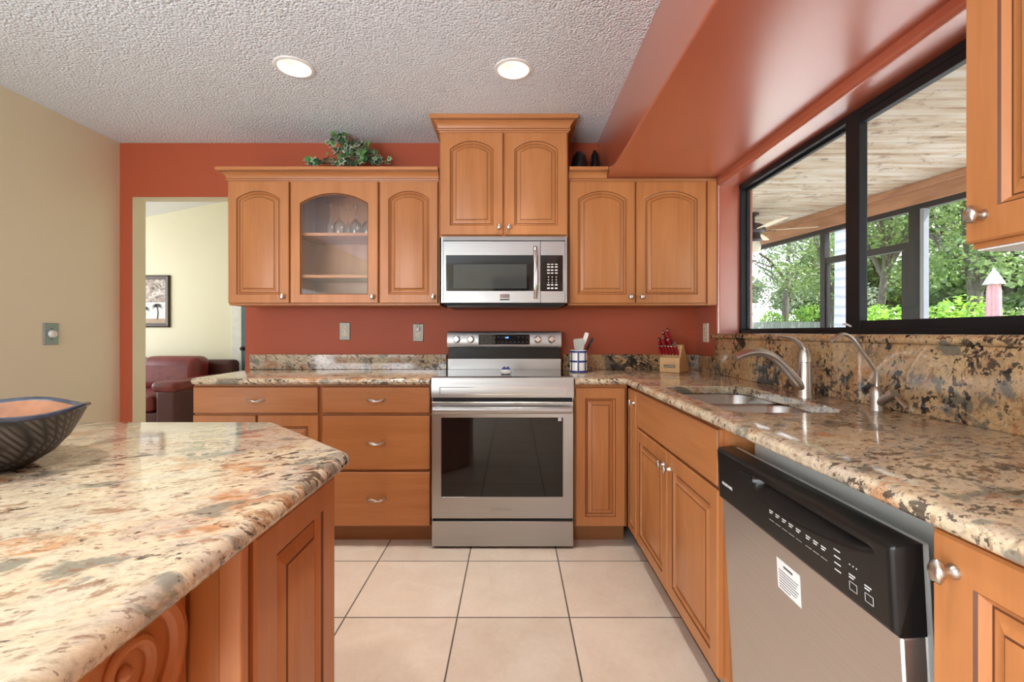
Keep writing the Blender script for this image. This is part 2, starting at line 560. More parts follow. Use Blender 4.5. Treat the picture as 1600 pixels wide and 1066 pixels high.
# right wall round the window, with bullnose corners
def arc(cx, cz, r, a0, a1, n=6):
    return [(cx + r * math.cos(math.radians(a0 + (a1 - a0) * k / n)), cz + r * math.sin(math.radians(a0 + (a1 - a0) * k / n))) for k in range(n + 1)]
w = B()
w.box(XR, XE, YR, YB + .11, 0, WZ0 - .03)
w.box(XR, XE, YR, WY0, WZ0 - .03, 2.6)
r = 0.02
w.prism([(XE, 2.6), (XR, 2.6)] + arc(XR + r, WZ1 + r, r, 180, 270) + [(XE, WZ1)], WY0, WY1 + .0, 'y')
w.prism([(XE, YB + .11), (XR, YB + .11)] + arc(XR + r, WY1 + r, r, 180, 270) + [(XE, WY1)], WZ0 - .03, 2.6, 'z')
o = w.build('wall_right', SOFFIT, smooth=40); struct(o)

# soffit over the window wall
r = 0.012
o = B().prism([(XR, ZC), (.569, ZC)] + arc(.569 + r, 2.096 + r, r, 180, 270) + [(XR, 2.096)], YR, YB, 'y').build('soffit', SOFFIT, smooth=40)
struct(o)

# ------------------------------------------------------------------ window
win = thing('window_1', None, None, (XW + .03, WY1, WZ0)); struct(win)
ym = 1.837
f = B()
f.box(XW, XW + .055, WY0, WY1, WZ0, WZ0 + .020)
f.box(XW, XW + .055, WY0, WY1, WZ1 - .030, WZ1 - .002)
f.box(XW, XW + .055, WY1 - .026, WY1 - .002, WZ0, WZ1)
f.box(XW, XW + .055, WY0 + .002, WY0 + .026, WZ0, WZ1)
f.build('window_frame', BLACK_AL, win, bevel=.002)
f = B()
f.box(XW - .002, XW + .028, ym - .045, ym + .03, WZ0 + .012, WZ1 - .012)
f.box(XW + .002, XW + .030, WY0 + .026, ym - .02, WZ0 + .018, WZ0 + .052)
f.box(XW + .002, XW + .030, WY0 + .026, ym - .02, WZ1 - .062, WZ1 - .030)
f.box(XW + .002, XW + .030, WY0 + .026, WY0 + .06, WZ0 + .018, WZ1 - .03)
f.build('sliding_sash', BLACK_AL, win, bevel=.002)
f = B()
f.box(XW + .030, XW + .050, ym + .02, WY1 - .026, WZ0 + .016, WZ0 + .028)
f.box(XW + .030, XW + .050, ym + .02, WY1 - .026, WZ1 - .044, WZ1 - .030)
f.box(XW + .030, XW + .050, WY1 - .034, WY1 - .024, WZ0 + .02, WZ1 - .03)
f.box(XW + .030, XW + .050, ym - .02, ym + .03, WZ0 + .02, WZ1 - .03)
f.build('fixed_sash', BLACK_AL, win, bevel=.002)
B().box(XW + .038, XW + .042, ym + .025, WY1 - .038, WZ0 + .026, WZ1 - .042).build('pane', PANE, win, smooth=0)
B().box(XW + .014, XW + .018, WY0 + .058, ym - .043, WZ0 + .050, WZ1 - .060).build('pane', PANE, win, smooth=0)
t = B(); t.tube([(XW - .004, ym - .005, WZ0 + .03), (XW - .012, ym + .012, WZ0 + .040), (XW - .012, ym + .03, WZ0 + .040)], .004)
t.build('sash_latch', WHITE_PL, win)

# ------------------------------------------------------------------ granite slabs
def inset_poly(pts, d, wts):
    n = len(pts); out = []
    for i in range(n):
        p0, p1, p2 = Vector(pts[i - 1]), Vector(pts[i]), Vector(pts[(i + 1) % n])
        d1 = (p1 - p0).normalized(); d2 = (p2 - p1).normalized()
        n1 = Vector((-d1.y, d1.x)); n2 = Vector((-d2.y, d2.x))
        o1, o2 = d * wts[i - 1], d * wts[i]
        cr = d1.x * d2.y - d1.y * d2.x
        if abs(cr) < 1e-4:
            out.append(tuple(p1 + n1 * o1)); continue
        a = p1 + n1 * o1; c = p1 + n2 * o2
        t = ((c.x - a.x) * d2.y - (c.y - a.y) * d2.x) / cr
        out.append(tuple(a + d1 * t))
    return out
def fillet(pts, rads, wts, n=6):
    """round polygon corners; returns new points + edge weights"""
    P, Wt = [], []
    N = len(pts)
    for i in range(N):
        p = Vector(pts[i]); r = rads[i]
        if r <= 0:
            P.append(tuple(p)); Wt.append(wts[i]); continue
        a = (Vector(pts[i - 1]) - p).normalized(); c = (Vector(pts[(i + 1) % N]) - p).normalized()
        ang = a.angle(c); t = r / math.tan(ang / 2)
        ctr = p + (a + c).normalized() * (r / math.sin(ang / 2))
        s, e = p + a * t - ctr, p + c * t - ctr
        da = math.atan2(s.x * e.y - s.y * e.x, s.dot(e))
        for k in range(n + 1):
            th = da * k / n
            q = ctr + Vector((s.x * math.cos(th) - s.y * math.sin(th), s.x * math.sin(th) + s.y * math.cos(th)))
            P.append(tuple(q)); Wt.append(1.0 if k < n else wts[i])
    return P, Wt
def slab(name, pts, rads, wts, z0, z1, mat, hole=None, hr=0.06):
    P, Wt = fillet(pts, rads, wts)
    rr = (z1 - z0) / 2
    prof = []
    for k in range(9):
        a = -PI / 2 + PI * k / 8
        prof.append((rr * (1 - math.cos(a)), (z0 + z1) / 2 + rr * math.sin(a)))
    bm = bmesh.new()
    rings = []
    for ins, z in prof:
        q = inset_poly(P, ins, Wt)
        rings.append([bm.verts.new((x, y, z)) for x, y in q])
    n = len(P)
    for a, c in zip(rings[:-1], rings[1:]):
        for j in range(n):
            try: bm.faces.new((a[j], a[(j + 1) % n], c[(j + 1) % n], c[j]))
            except ValueError: pass
    hl = []
    if hole:
        H, _ = fillet(hole, [hr] * len(hole), [1] * len(hole), 8)
        lo = [bm.verts.new((x, y, z0)) for x, y in H]
        hi0 = [bm.verts.new((x, y, z1 - .003)) for x, y in H]
        H2 = inset_poly(H, -.003, [1] * len(H))
        hi = [bm.verts.new((x, y, z1)) for x, y in H2]
        m = len(H)
        for a, c in ((lo, hi0), (hi0, hi)):
            for j in range(m):
                bm.faces.new((a[j], a[(j + 1) % m], c[(j + 1) % m], c[j]))
        hl = [lo, hi]
    def ring_e(r_):
        return [bm.edges.get((r_[j], r_[(j + 1) % len(r_)])) for j in range(len(r_))]
    for k, r_ in enumerate((rings[0], rings[-1])):
        e = ring_e(r_)
        if hl: e = e + ring_e(hl[k])
        bmesh.ops.triangle_fill(bm, edges=e, use_beauty=True)
    bmesh.ops.recalc_face_normals(bm, faces=bm.faces)
    cx = sum(p[0] for p in P) / n; cy = sum(p[1] for p in P) / n
    bmesh.ops.translate(bm, verts=bm.verts, vec=(-cx, -cy, -z0))
    me = bpy.data.meshes.new(name); bm.to_mesh(me); bm.free()
    me.materials.append(mat)
    me.polygons.foreach_set('use_smooth', [True] * len(me.polygons)); me.set_sharp_from_angle(angle=math.radians(40))
    o = bpy.data.objects.new(name, me); o.location = (cx, cy, z0); COL.objects.link(o)
    return o

ZB = 0.880        # underside of counters
g = slab('countertop', [(-1.745, 2.43), (-.447, 2.43), (-.447, YB - .001), (-1.775, YB - .001)], [.05, 0, 0, 0], [1, 0, 0, 1], ZB, ZCT, GRANITE_C)
tag(g, 'granite countertop left of the range, above the drawer cabinets', 'countertop')
SINK = [(.68, 1.40), (1.045, 1.40), (1.06, 2.09), (.68, 2.09)]
g = slab('countertop', [(.331, 2.43), (.585, 2.43), (.597, 2.418), (.597, -.62), (XR - .001, -.62), (XR - .001, YB - .001), (.331, YB - .001)],
         [0, 0, 0, 0, 0, 0, 0], [1, 1, 1, 0, 0, 0, 0], ZB, ZCT, GRANITE_C, hole=SINK, hr=.075)
tag(g, 'L-shaped granite countertop around the steel sink under the window', 'countertop')
isl_top = slab('island_countertop', [(-2.0, 0.02), (-.338, 0.02), (-.338, .9455), (-.663, 1.267), (-2.0, 1.267)], [.02, .05, .03, .04, .04], [1] * 5, .880, ZCT, GRANITE_I)
tag(isl_top, 'granite island countertop with a clipped corner, under the dark bowl', 'countertop')

def bsplash(name, label, x0, x1, y0, y1, z0, z1, mat=GRANITE_B):
    o = B().box(x0, x1, y0, y1, z0, z1).build(name, mat, bevel=.003)
    return tag(o, label, 'backsplash')
bsplash('backsplash', 'low granite backsplash left of the range, below the two pewter outlets', -1.767, -.447, YB - .022, YB, ZCT, ZCT + .1, GRANITE_C)
bsplash('backsplash', 'low granite backsplash behind the blue checked crock and knife block', .331, XR - .001, YB - .022, YB, ZCT, ZCT + .1)
bsplash('backsplash', 'short granite backsplash in the corner right of the knife block, under the almond outlet', XR - .022, XR, 2.722, YB - .023, ZCT, ZCT + .1)
bsplash('backsplash', 'tall granite backsplash behind both faucets, under the window', XR - .024, XR, -.6, 2.72, ZCT, WZ0 - .03)
lg = B()
lg.prism(arc(XR - .024, WZ0 - .015, .015, 90, 270, 8) + [(XW + .04, WZ0 - .03), (XW + .04, WZ0)], WY0 + .003, 2.747, 'y')
o = lg.build('window_ledge', GRANITE_B, smooth=40); tag(o, 'granite ledge along the bottom of the black window', 'window sill')

# ------------------------------------------------------------------ hardware
def knob_mesh():
    k = B()
    k.lathe([(.0105, 0), (.0105, .002), (.0085, .005), (.0055, .009), (.0050, .015), (.0075, .018)], ax='y', n=20)
    prof = []
    for i in range(13):
        a = PI * i / 12
        prof.append((max(.0004, .0135 * math.sin(a) ** .8), .0245 - .0075 * math.cos(a)))
    k.lathe(prof, ax='y', n=40, sx=.86, sy=1.25, swirl=lambda t, q: 1 + .07 * math.cos(5 * (t + 1.6 * q)))
    return k.mesh('knob', STEEL_S)
KNOB = knob_mesh()
def pull_mesh():
    k = B()
    pts, rad = [], []
    for i in range(25):
        q = i / 24; u = -.046 + .092 * q
        pts.append((u, .006 + .020 * math.sin(PI * q) ** .6, .0055 * math.sin(2 * PI * (q - .5))))
        rad.append(.0034 + .0030 * math.sin(PI * q) ** 2 + (.0015 if i in (0, 24) else 0))
    k.tube(pts, rad, 10, flat=.8)
    k.lathe([(.006, 0), (.006, .003), (.004, .009)], (-.044, 0, 0), 12, ax='y')
    k.lathe([(.006, 0), (.006, .003), (.004, .009)], (.044, 0, 0), 12, ax='y')
    pts = [(-.046 + .092 * i / 20, .010 + .022 * math.sin(PI * i / 20) ** .6, .0050 * math.cos(2 * PI * i / 20)) for i in range(21)]
    k.tube(pts, .0024, 6)
    return k.mesh('pull_handle', STEEL_S)
PULL = pull_mesh()
def put_mesh(me, name, parent, F, p):
    """place shared mesh with its +y along F.w"""
    o = bpy.data.objects.new(name, me)
    COL.objects.link(o)
    o.parent = parent
    u, ww, v = F.u, F.w, F.v
    if u.cross(ww).dot(v) < 0: u = -u
    m = Matrix(((u.x, ww.x, v.x), (u.y, ww.y, v.y), (u.z, ww.z, v.z)))
    o.rotation_euler = m.to_euler()
    o.location = F(p) - wloc(parent)
    return o

# ------------------------------------------------------------------ cabinet doors
def opening(u0, u1, v0, v1, rise, i, K=14):
    """opening loop inset by i, bottom-left start, CCW; top sampled K+1 points right to left"""
    a0, a1, b0 = u0 + i, u1 - i, v0 + i
    hw = (u1 - u0) / 2; uc = (u0 + u1) / 2
    pts = [(a0, b0), (a1, b0)]
    if rise > 0:
        R = (hw * hw + rise * rise) / (2 * rise); zc = v1 - R; r_ = R - i
        for k in range(K + 1):
            x = (hw - i) * (1 - 2 * k / K)
            pts.append((uc + x, zc + math.sqrt(r_ * r_ - x * x)))
    else:
        for k in range(K + 1):
            pts.append((a1 + (a0 - a1) * k / K, v1 - i))
    return pts
def rect(u0, u1, v0, v1, i, K=14):
    return opening(u0, u1, v0, v1, 0, i, K)
def door(root, F, u0, u1, v0, v1, rise=0.0, stile=.052, top=.058, T=.020, wd=None, glass=False, knob=None, name='door', bottom=None):
    wd = wd or WOOD_V
    oa = (u0 + stile, u1 - stile, v0 + (bottom or stile), v1 - top, rise)
    R = lambda i, wv: [(x, wv, z) for x, z in rect(u0, u1, v0, v1, i)]
    O = lambda i, wv: [(x, wv, z) for x, z in opening(*oa, i)]
    d = B(F)
    if glass:
        rings = [R(0, .001), R(0, T - .004), R(.004, T), O(0, T), O(.004, T - .005), O(.006, T - .010), O(.006, .001)]
        rings.append(rings[0])
        d.loft(rings, True, False, False, ms=[0, 0, 0, 1, 0, 0, 0])
    else:
        rings = [R(0, .001), R(0, T - .004), R(.004, T), O(0, T), O(.003, T - .004), O(.009, T - .009), O(.0125, T - .013), O(.0158, T - .013), O(.036, T - .0035), O(.0385, T - .0015), O(.041, T - .0008)]
        d.loft(rings, True, True, True, ms=[0, 0, 0, 1, 0, 0, 1, 0, 1, 0])
    o = d.build(name, [wd, GLAZE], root, smooth=30)
    if glass:
        p = B(F); q = opening(*oa, .004)
        p.loft([[(x, .006, z) for x, z in q], [(x, .009, z) for x, z in q]])
        p.build('glass_pane', CABGLASS, o, smooth=0)
    if knob:
        put_mesh(KNOB, 'knob', o, F, (knob[0], T, knob[1]))
    return o
def drawer(root, F, u0, u1, v0, v1, T=.020, wd=None, pull=True, name='drawer'):
    d = B(F)
    R = lambda i, wv: [(u0 + i, wv, v0 + i), (u1 - i, wv, v0 + i), (u1 - i, wv, v1 - i), (u0 + i, wv, v1 - i)]
    d.loft([R(0, .001), R(0, T - .006), R(.002, T - .003), R(.006, T)], ms=[0, 1, 0])
    o = d.build(name, [wd or WOOD_X, GLAZE], root, smooth=0)
    if pull:
        put_mesh(PULL, 'pull_handle', o, F, ((u0 + u1) / 2, T, (v0 + v1) / 2))
    return o
def carcass(root, F, u0, u1, depth, v0, v1, front=True, top=False, shelves=(), toe=None, wd=None, name='body', back=True):
    t = .018
    c = B(F)
    c.box(u0, u0 + t, -depth, 0, v0, v1); c.box(u1 - t, u1, -depth, 0, v0, v1)
    c.box(u0 + t, u1 - t, -depth, 0, v0, v0 + t)
    if back: c.box(u0 + t, u1 - t, -depth, -depth + .008, v0 + t, v1)
    if top: c.box(u0 + t, u1 - t, -depth + .008, 0, v1 - t, v1)
    if front: c.box(u0 + t, u1 - t, -t, 0, v0 + t, v1 - (t if top else 0))
    o = c.build(name, wd or WOOD_V, root, smooth=0)
    for z in shelves:
        B(F).box(u0 + t + .001, u1 - t - .001, -depth + .009, -.02, z - .009, z + .009).build('shelf', WOOD_X, root, smooth=0)
    if toe:
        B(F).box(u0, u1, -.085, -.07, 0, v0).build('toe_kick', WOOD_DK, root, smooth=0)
    return o

CP = [(0, 0), (.004, 0), (.006, .006), (.013, .008), (.015, .014), (.010, .019), (.013, .026), (.018, .036), (.027, .045), (.038, .050), (.039, .054), (.048, .056), (.053, .060), (.054, .066), (.054, .075), (0, .075)]
def crown(F, u0, u1, depth, v, label, left=True, right=True, h=1.0, pw=1.0, cut=None, cutu=None):
    prof = [(a * pw, z * h) for a, z in CP]
    c = B(F)
    def path(a, uu0, uu1, L, Rr):
        p = []
        if L: p.append((uu0 - a, -depth))
        p.append((uu0 - a if L else uu0, a))
        p.append((uu1 + a if Rr else uu1, a))
        if Rr: p.append((uu1 + a, -depth))
        return p
    def sweep(prof, uu0, uu1, L, Rr):
        cols = []
        for a, z in prof:
            cols.append([(x, y, v + z) for x, y in path(a, uu0, uu1, L, Rr)])
        n = len(cols[0])
        rings = [[cols[k][j] for k in range(len(prof))] for j in range(n)]
        mm = [0] * len(prof)
        ids = [[c.pt(p) for p in r_] for r_ in rings]
        for j in range(n - 1):
            for k in range(len(prof)):
                k2 = (k + 1) % len(prof)
                c.face((ids[j][k], ids[j + 1][k], ids[j + 1][k2], ids[j][k2]), 1 if k in (4, 9) else 0)
        c.face(ids[0]); c.face(ids[-1][::-1])
    if cutu is None:
        sweep(prof, u0, u1, left, right)
    else:
        sweep(prof, u0, cutu, left, False)
        p2 = [q for q in prof[:-1] if q[1] <= cut]
        p2 = p2 + [(p2[-1][0], cut), (0, cut)]
        sweep(p2, cutu, u1, False, right)
    o = c.build('crown_moulding', [WOOD_X, GLAZE], smooth=25)
    return tag(o, label, 'moulding')

# ------------------------------------------------------------------ upper cabinets, back wall
DU = 2.76                                    # carcass front (doors come to 2.74)
FU = Frame((0, DU, 0), (1, 0, 0), (0, -1, 0))
UZ0, UZ1 = 1.326, 2.088
dep = YB - .002 - DU
def upper(u0, u1, label, F=FU, z0=UZ0, z1=UZ1, depth=dep, **kw):
    r_ = thing('upper_cabinet', label, 'cabinet', F(((u0 + u1) / 2, -depth / 2, z0)))
    return r_
xa, xb, xc, xd = -1.7225, -1.348, -.810, -.447
c = upper(xa, xb, 'maple upper cabinet with one arched door beside the doorway, left of the glass-door one')
carcass(c, FU, xa, xb - .001, dep, UZ0, UZ1, top=True)
door(c, FU, xa + .003, xb - .005, UZ0 + .012, UZ1 - .016, rise=.048, knob=(xb - .036, UZ0 + .05))
c = upper(xb, xc, 'maple upper cabinet with a glass door showing shelves of stemware')
carcass(c, FU, xb, xc - .001, dep, UZ0, UZ1, front=False, top=True, shelves=(1.505, 1.762), wd=WOOD_IN)
door(c, FU, xb + .005, xc - .006, UZ0 + .012, UZ1 - .016, rise=.062, stile=.058, glass=True, knob=(xc - .036, UZ0 + .05), top=.07, bottom=.052)
c = upper(xc, xd, 'maple upper cabinet with one arched door between the glass-door cabinet and the microwave')
carcass(c, FU, xc, xd, dep, UZ0, UZ1, top=True)
door(c, FU, xc + .006, xd - .008, UZ0 + .012, UZ1 - .016, rise=.048, knob=(xd - .034, UZ0 + .05))
crown(FU, xa, xd - .003, dep, UZ1 - .014, 'crown moulding along the cabinets left of the microwave, under the ivy', left=True, right=False)

# over the microwave
DM = 2.71
FM = Frame((0, DM, 0), (1, 0, 0), (0, -1, 0))
m0, m1 = -.437, .3255
dm = YB - .002 - DM
c = thing('upper_cabinet', 'tall maple cabinet with two arched doors directly over the microwave, reaching the ceiling', 'cabinet', FM(((m0 + m1) / 2, -dm / 2, 1.728)))
carcass(c, FM, m0, m1, dm, 1.728, 2.368, top=True)
mc = (m0 + m1) / 2
door(c, FM, m0 + .006, mc - .006, 1.738, 2.346, rise=.05, stile=.056, top=.052, knob=(mc - .028, 1.782))
door(c, FM, mc + .006, m1 - .006, 1.738, 2.346, rise=.05, stile=.056, top=.052, knob=(mc + .030, 1.782))
crown(FM, m0, m1, dm, 2.352, 'dark topped crown moulding against the ceiling over the microwave cabinet', h=1.16, pw=1.0)

# right of the microwave
xe, xf, xg, xh = .331, .737, 1.161, XR - .003
c = upper(xe, xf, 'maple upper cabinet with one arched door, immediately right of the microwave')
carcass(c, FU, xe, xf - .001, dep, UZ0, UZ1, top=True)
door(c, FU, xe + .006, xf - .004, UZ0 + .012, UZ1 - .016, rise=.05, knob=(xf - .033, UZ0 + .05))
c = upper(xf, xh, 'maple upper cabinet with one arched door in the corner next to the window')
carcass(c, FU, xf, xh, dep, UZ0, UZ1, top=True)
door(c, FU, xf + .005, xg, UZ0 + .012, UZ1 - .016, rise=.05, knob=(xf + .034, UZ0 + .05))
B(FU).box(xg + .012, xh - .001, .001, .014, UZ0 + .005, UZ1 - .01).build('filler_strip', WOOD_V, c, smooth=0)
crown(FU, xe + .003, xh, dep, UZ1 - .014, 'crown moulding right of the microwave cabinet, cut off under the red soffit', left=False, right=False, cut=.0205, cutu=.566)

# near right upper cabinet (faces left)
FN = Frame((.920, 0, 0), (0, -1, 0), (-1, 0, 0))
c = thing('upper_cabinet', 'maple wall cabinet at the upper right edge, hung on the window wall near the camera', 'cabinet', (1.07, .5, UZ0))
carcass(c, FN, -.91, -.02, XR - .922, UZ0, 2.09, top=True)
door(c, FN, -.908, -.47, UZ0 + .010, 2.078, rise=.05, stile=.062, bottom=.062, knob=(-.872, UZ0 + .060))
door(c, FN, -.464, -.024, UZ0 + .010, 2.078, rise=.05, stile=.062, bottom=.062)
B(FN).box(-.905, -.025, -.30, -.004, UZ0 - .004, UZ0 - .0005).build('underside_panel', WHITE_PL, c, smooth=0)

# ------------------------------------------------------------------ base cabinets
DBF = 2.48
FB = Frame((0, DBF, 0), (1, 0, 0), (0, -1, 0))
db = YB - .002 - DBF
BZ = .105
TZ = ZB - .001
c = thing('base_cabinet', 'maple base cabinet with a drawer over two doors, at the counter end by the doorway', 'cabinet', (-1.39, 2.78, 0))
carcass(c, FB, -1.735, -1.049, db, BZ, TZ, toe=True)
drawer(c, FB, -1.733, -1.056, .722, .868)
door(c, FB, -1.733, -1.394, .112, .712, knob=(-1.425, .66))
door(c, FB, -1.384, -1.056, .112, .712, knob=(-1.353, .66))
c = thing('base_cabinet', 'maple base cabinet with three stacked drawers, just left of the range', 'cabinet', (-.74, 2.78, 0))
carcass(c, FB, -1.048, -.447, db, BZ, TZ, toe=True)
drawer(c, FB, -1.036, -.449, .724, .868)
drawer(c, FB, -1.036, -.449, .417, .713)
drawer(c, FB, -1.036, -.449, .113, .407)
# corner, right of range
c = thing('base_cabinet', 'narrow maple base cabinet with one door, just right of the range', 'cabinet', (.47, 2.78, 0))
carcass(c, FB, .331, .618, db, BZ, TZ, toe=True)
door(c, FB, .337, .606, .112, .862)
# right run
XF = .638
FR = Frame((XF, 0, 0), (0, -1, 0), (-1, 0, 0))
dr = XR - .002 - XF
c = thing('base_cabinet', 'very narrow maple cabinet with one tall door in the inner corner, beside the sink cabinet', 'cabinet', (.93, 2.38, 0))
carcass(c, FR, -2.475, -2.292, dr, BZ, TZ, toe=True)
door(c, FR, -2.455, -2.302, .112, .862, stile=.036, knob=(-2.325, .80))
c = thing('base_cabinet', 'maple sink cabinet with two doors under a blank drawer front, below the faucets', 'cabinet', (.93, 1.82, 0))
carcass(c, FR, -2.291, -1.345, dr, BZ, TZ, toe=True)
drawer(c, FR, -2.285, -1.378, .690, .866, pull=False, wd=WOOD_Y, name='false_drawer_front')
door(c, FR, -2.285, -1.836, .112, .680, knob=(-1.866, .62))
door(c, FR, -1.826, -1.378, .112, .680, knob=(-1.797, .62))
c = thing('base_cabinet', 'maple base cabinet nearest the camera, right of the dishwasher', 'cabinet', (.93, .1, 0))
carcass(c, FR, -.690, .50, dr, BZ, TZ, toe=True)
door(c, FR, -.672, -.17, .112, .872, knob=(-.638, .825), stile=.06)
door(c, FR, -.16, .49, .112, .872)

# ------------------------------------------------------------------ island
isl = thing('kitchen_island', 'maple kitchen island base with raised panel side and scroll bracket, left foreground', 'island', (-1.1, .9, 0))
ix, iy0, iy1 = -.372, .640, 1.235
P = [(-1.92, iy0), (ix - .03, iy0), (ix - .03, iy0 - .0), (ix - .02, iy0), (ix - .02, .955), (-.665, 1.225), (-1.92, 1.225)]
P = [(-1.92, iy0), (ix - .02, iy0), (ix - .02, .948), (-.655, 1.225), (-1.92, 1.225)]
B().prism(P, 0.0, .879, 'z').build('body', WOOD_V, isl, smooth=0)
FI = Frame((ix - .02, 0, 0), (0, 1, 0), (1, 0, 0))
door(isl, FI, iy0 + .018, .950, .02, .862, stile=.058, top=.05, name='raised_panel')
p = B()
for k in range(3):
    p.box(ix - .036 + .0 * k, ix - .003 - .004 * k, iy0 - .012 + .008 * k, iy0 + .006 + .005 * k, 0, .878)
p.build('corner_pilaster', WOOD_V, isl, bevel=.003)
p = B()
p.box(-.452, -.41, iy0 - .004, iy0 - .0005, 0, .878)
p.box(-1.9, -.60, iy0 - .004, iy0 - .0005, 0, .878)
p.build('end_panel', WOOD_V, isl, smooth=0)
# corbel with carved scroll
cb = B()
prof = []
for k in range(13):      # S-shaped underside
    q = k / 12
    prof.append((iy0 - .004 - .215 * (1 - q) ** 1.1 * (1 + .18 * math.sin(PI * q * 2)), .80 - .28 * q))
poly = [(iy0 - .004, .52), (iy0 - .004, .879), (iy0 - .232, .879), (iy0 - .232, .846)] + prof
cb.prism(poly, -.555, -.456, 'x')
cbo = cb.build('scroll_bracket', WOOD_V, isl, bevel=.004)
sp_ = B()
pts, rad = [], []
for k in range(70):
    q = k / 69
    a = -PI * .5 + q * 2 * PI * 2.1
    rr = .086 * (1 - q) ** 1.05 + .006
    pts.append((-.4555, iy0 - .110 + rr * math.cos(a), .762 + rr * math.sin(a)))
    rad.append(.0115 * (1 - q) + .0045)
sp_.tube(pts, rad, 10, flat=1.0)
sp_.ball((-.4555, iy0 - .110, .762), .010, .010, .010)
sp_.build('carved_scroll', WOOD_V, cbo)

# ------------------------------------------------------------------ range
rx0, rx1 = -.4395, .3245
rng = thing('kitchen_range', 'stainless steel freestanding electric range with black oven window, between the base cabinets', 'range', (-.0575, 2.75, 0))
FS = Frame((0, 2.44, 0), (1, 0, 0), (0, -1, 0))
b_ = B(); b_.box(rx0, rx1, 2.462, 3.04, .02, .905); b_.build('body', STEEL, rng)
for fx in (rx0 + .04, rx1 - .04):
    for fy in (2.50, 2.98):
        B().lathe([(.018, 0), (.018, .02)], (fx, fy, 0), 14).build('foot', BLK_MAT, rng)
# cooktop
k = B(); k.box(rx0 + .004, rx1 - .004, 2.47, 2.945, .9055, .921); k.build('glass_cooktop', BLK_GLASS, rng, bevel=.003)
f = B(); f.prism([(2.474, .923), (2.452, .923), (2.442, .917), (2.440, .884), (2.438, .878), (2.438, .812), (2.461, .812), (2.461, .905), (2.474, .905)], rx0, rx1, 'x')
fo = f.build('front_panel', STEEL, rng)
e = B(FS)
for a in ((rx0 + .045, rx1 - .045, .866, .8685), (rx0 + .045, rx1 - .045, .8275, .830)): e.box(a[0], a[1], .0018, .005, a[2], a[3])
for x_ in (rx0 + .045, rx1 - .0475): e.box(x_, x_ + .0025, .0018, .005, .8275, .8685)
e.build('embossed_border', CHROME, fo)
# oven door
d = B(FS)
gx0, gx1, gz0, gz1 = -.388, .268, .277, .706
R = lambda u0, u1, v0, v1, w_: [(u0, w_, v0), (u1, w_, v0), (u1, w_, v1), (u0, w_, v1)]
d.loft([R(rx0 + .002, rx1 - .002, .163, .788, -.020), R(rx0 + .002, rx1 - .002, .163, .788, -.001), R(rx0 + .004, rx1 - .004, .165, .786, .001), R(gx0, gx1, gz0, gz1, .001), R(gx0 + .003, gx1 - .003, gz0 + .003, gz1 - .003, -.002)], cap1=False)
od = d.build('oven_door', STEEL, rng, smooth=0)
B(FS).box(gx0 + .002, gx1 - .002, -.006, -.001, gz0 + .002, gz1 - .002).build('oven_window', BLK_GLASS, od, smooth=0)
h = B(FS)
pts = []
hx0, hx1 = rx0 + .014, rx1 - .014
R2 = lambda u: [(u, .036, .733), (u, .050, .733), (u, .056, .742), (u, .056, .758), (u, .050, .768), (u, .036, .768), (u, .032, .75)]
h.loft([R2(hx0), R2(hx1)])
h.box(hx0 + .012, hx0 + .04, .001, .038, .738, .764); h.box(hx1 - .04, hx1 - .012, .001, .038, .738, .764)
h.build('door_handle', STEEL, od, bevel=.002)
text_part('SAMSUNG', .022, Frame((-.065, 2.4388, .212), (1, 0, 0), (0, -1, 0)), plain('grey_print', (0.30, 0.29, 0.28), 0.4, 0.6), od, width=.11)
lb = B(FS); lb.box(.240, .258, -.001, .0004, .686, .704); lb.build('energy_sticker', PRINT_W, od, smooth=0)
d = B(FS); d.box(rx0 + .002, rx1 - .002, -.020, .0, .012, .148); d.build('storage_drawer', STEEL, rng, bevel=.003)
B(FS).box(rx0 + .006, rx1 - .006, -.021, -.010, .148, .163).build('gap_seal', BLK_MAT, rng, smooth=0)
B(FS).box(rx0 + .006, rx1 - .006, -.021, -.012, .788, .812).build('gap_seal', BLK_MAT, rng, smooth=0)
# back guard
bx0, bx1 = -.428, .312
g_ = B(); g_.box(bx0, bx1, 2.962, 3.04, .905, .992); g_.build('back_riser', STEEL, rng, bevel=.003)
g_ = B(); g_.box(bx0 + .006, bx1 - .006, 2.975, 3.04, .9925, 1.064); g_.build('vent_recess', BLK_PL, rng)
g_ = B(); g_.prism([(2.948, 1.064), (2.945, 1.070), (2.952, 1.160), (2.958, 1.168), (3.04, 1.168), (3.04, 1.064)], bx0, bx1, 'x')
cp = g_.build('control_panel', STEEL, rng)
FCP = Frame((0, 2.945, 1.070), (1, 0, 0), (0, -1, .078), (0, .078, 1))
xz = lambda zx: (680 + zx / 7.273 - 802) / 711 * 2.945
dsp = B(FCP).box(xz(492), xz(1075), -.004, .0012, .013, .078).build('display_glass', BLK_GLASS, cp, smooth=0)
text_part('1:08', .014, Frame(FCP((xz(812), .0014, .058)), (1, 0, 0), (0, -1, .078), (0, .078, 1)), BLUE_LED, dsp, name='clock_digits')
mk = B(FCP)
for rowz in (.028, .060):
    for kx in range(12):
        if 5 < kx < 9 and rowz > .05: continue
        x_ = xz(525 + kx * 46)
        mk.box(x_, x_ + .010, .0012, .0016, rowz, rowz + .0022)
mk.build('button_markings', plain('dim_print', (0.25, 0.25, 0.25), .5), dsp, smooth=0)
for kx in (243, 403, 1165, 1322):
    kb = B(FCP)
    kb.lathe([(.023, 0), (.023, .003), (.0205, .006), (.0190, .022), (.0165, .025)], (xz(kx), .001, .046), 28, ax='y')
    kb.box(xz(kx) - .0045, xz(kx) + .0045, .024, .034, .026, .066)
    kb.build('burner_knob', CHROME, cp, bevel=.001)

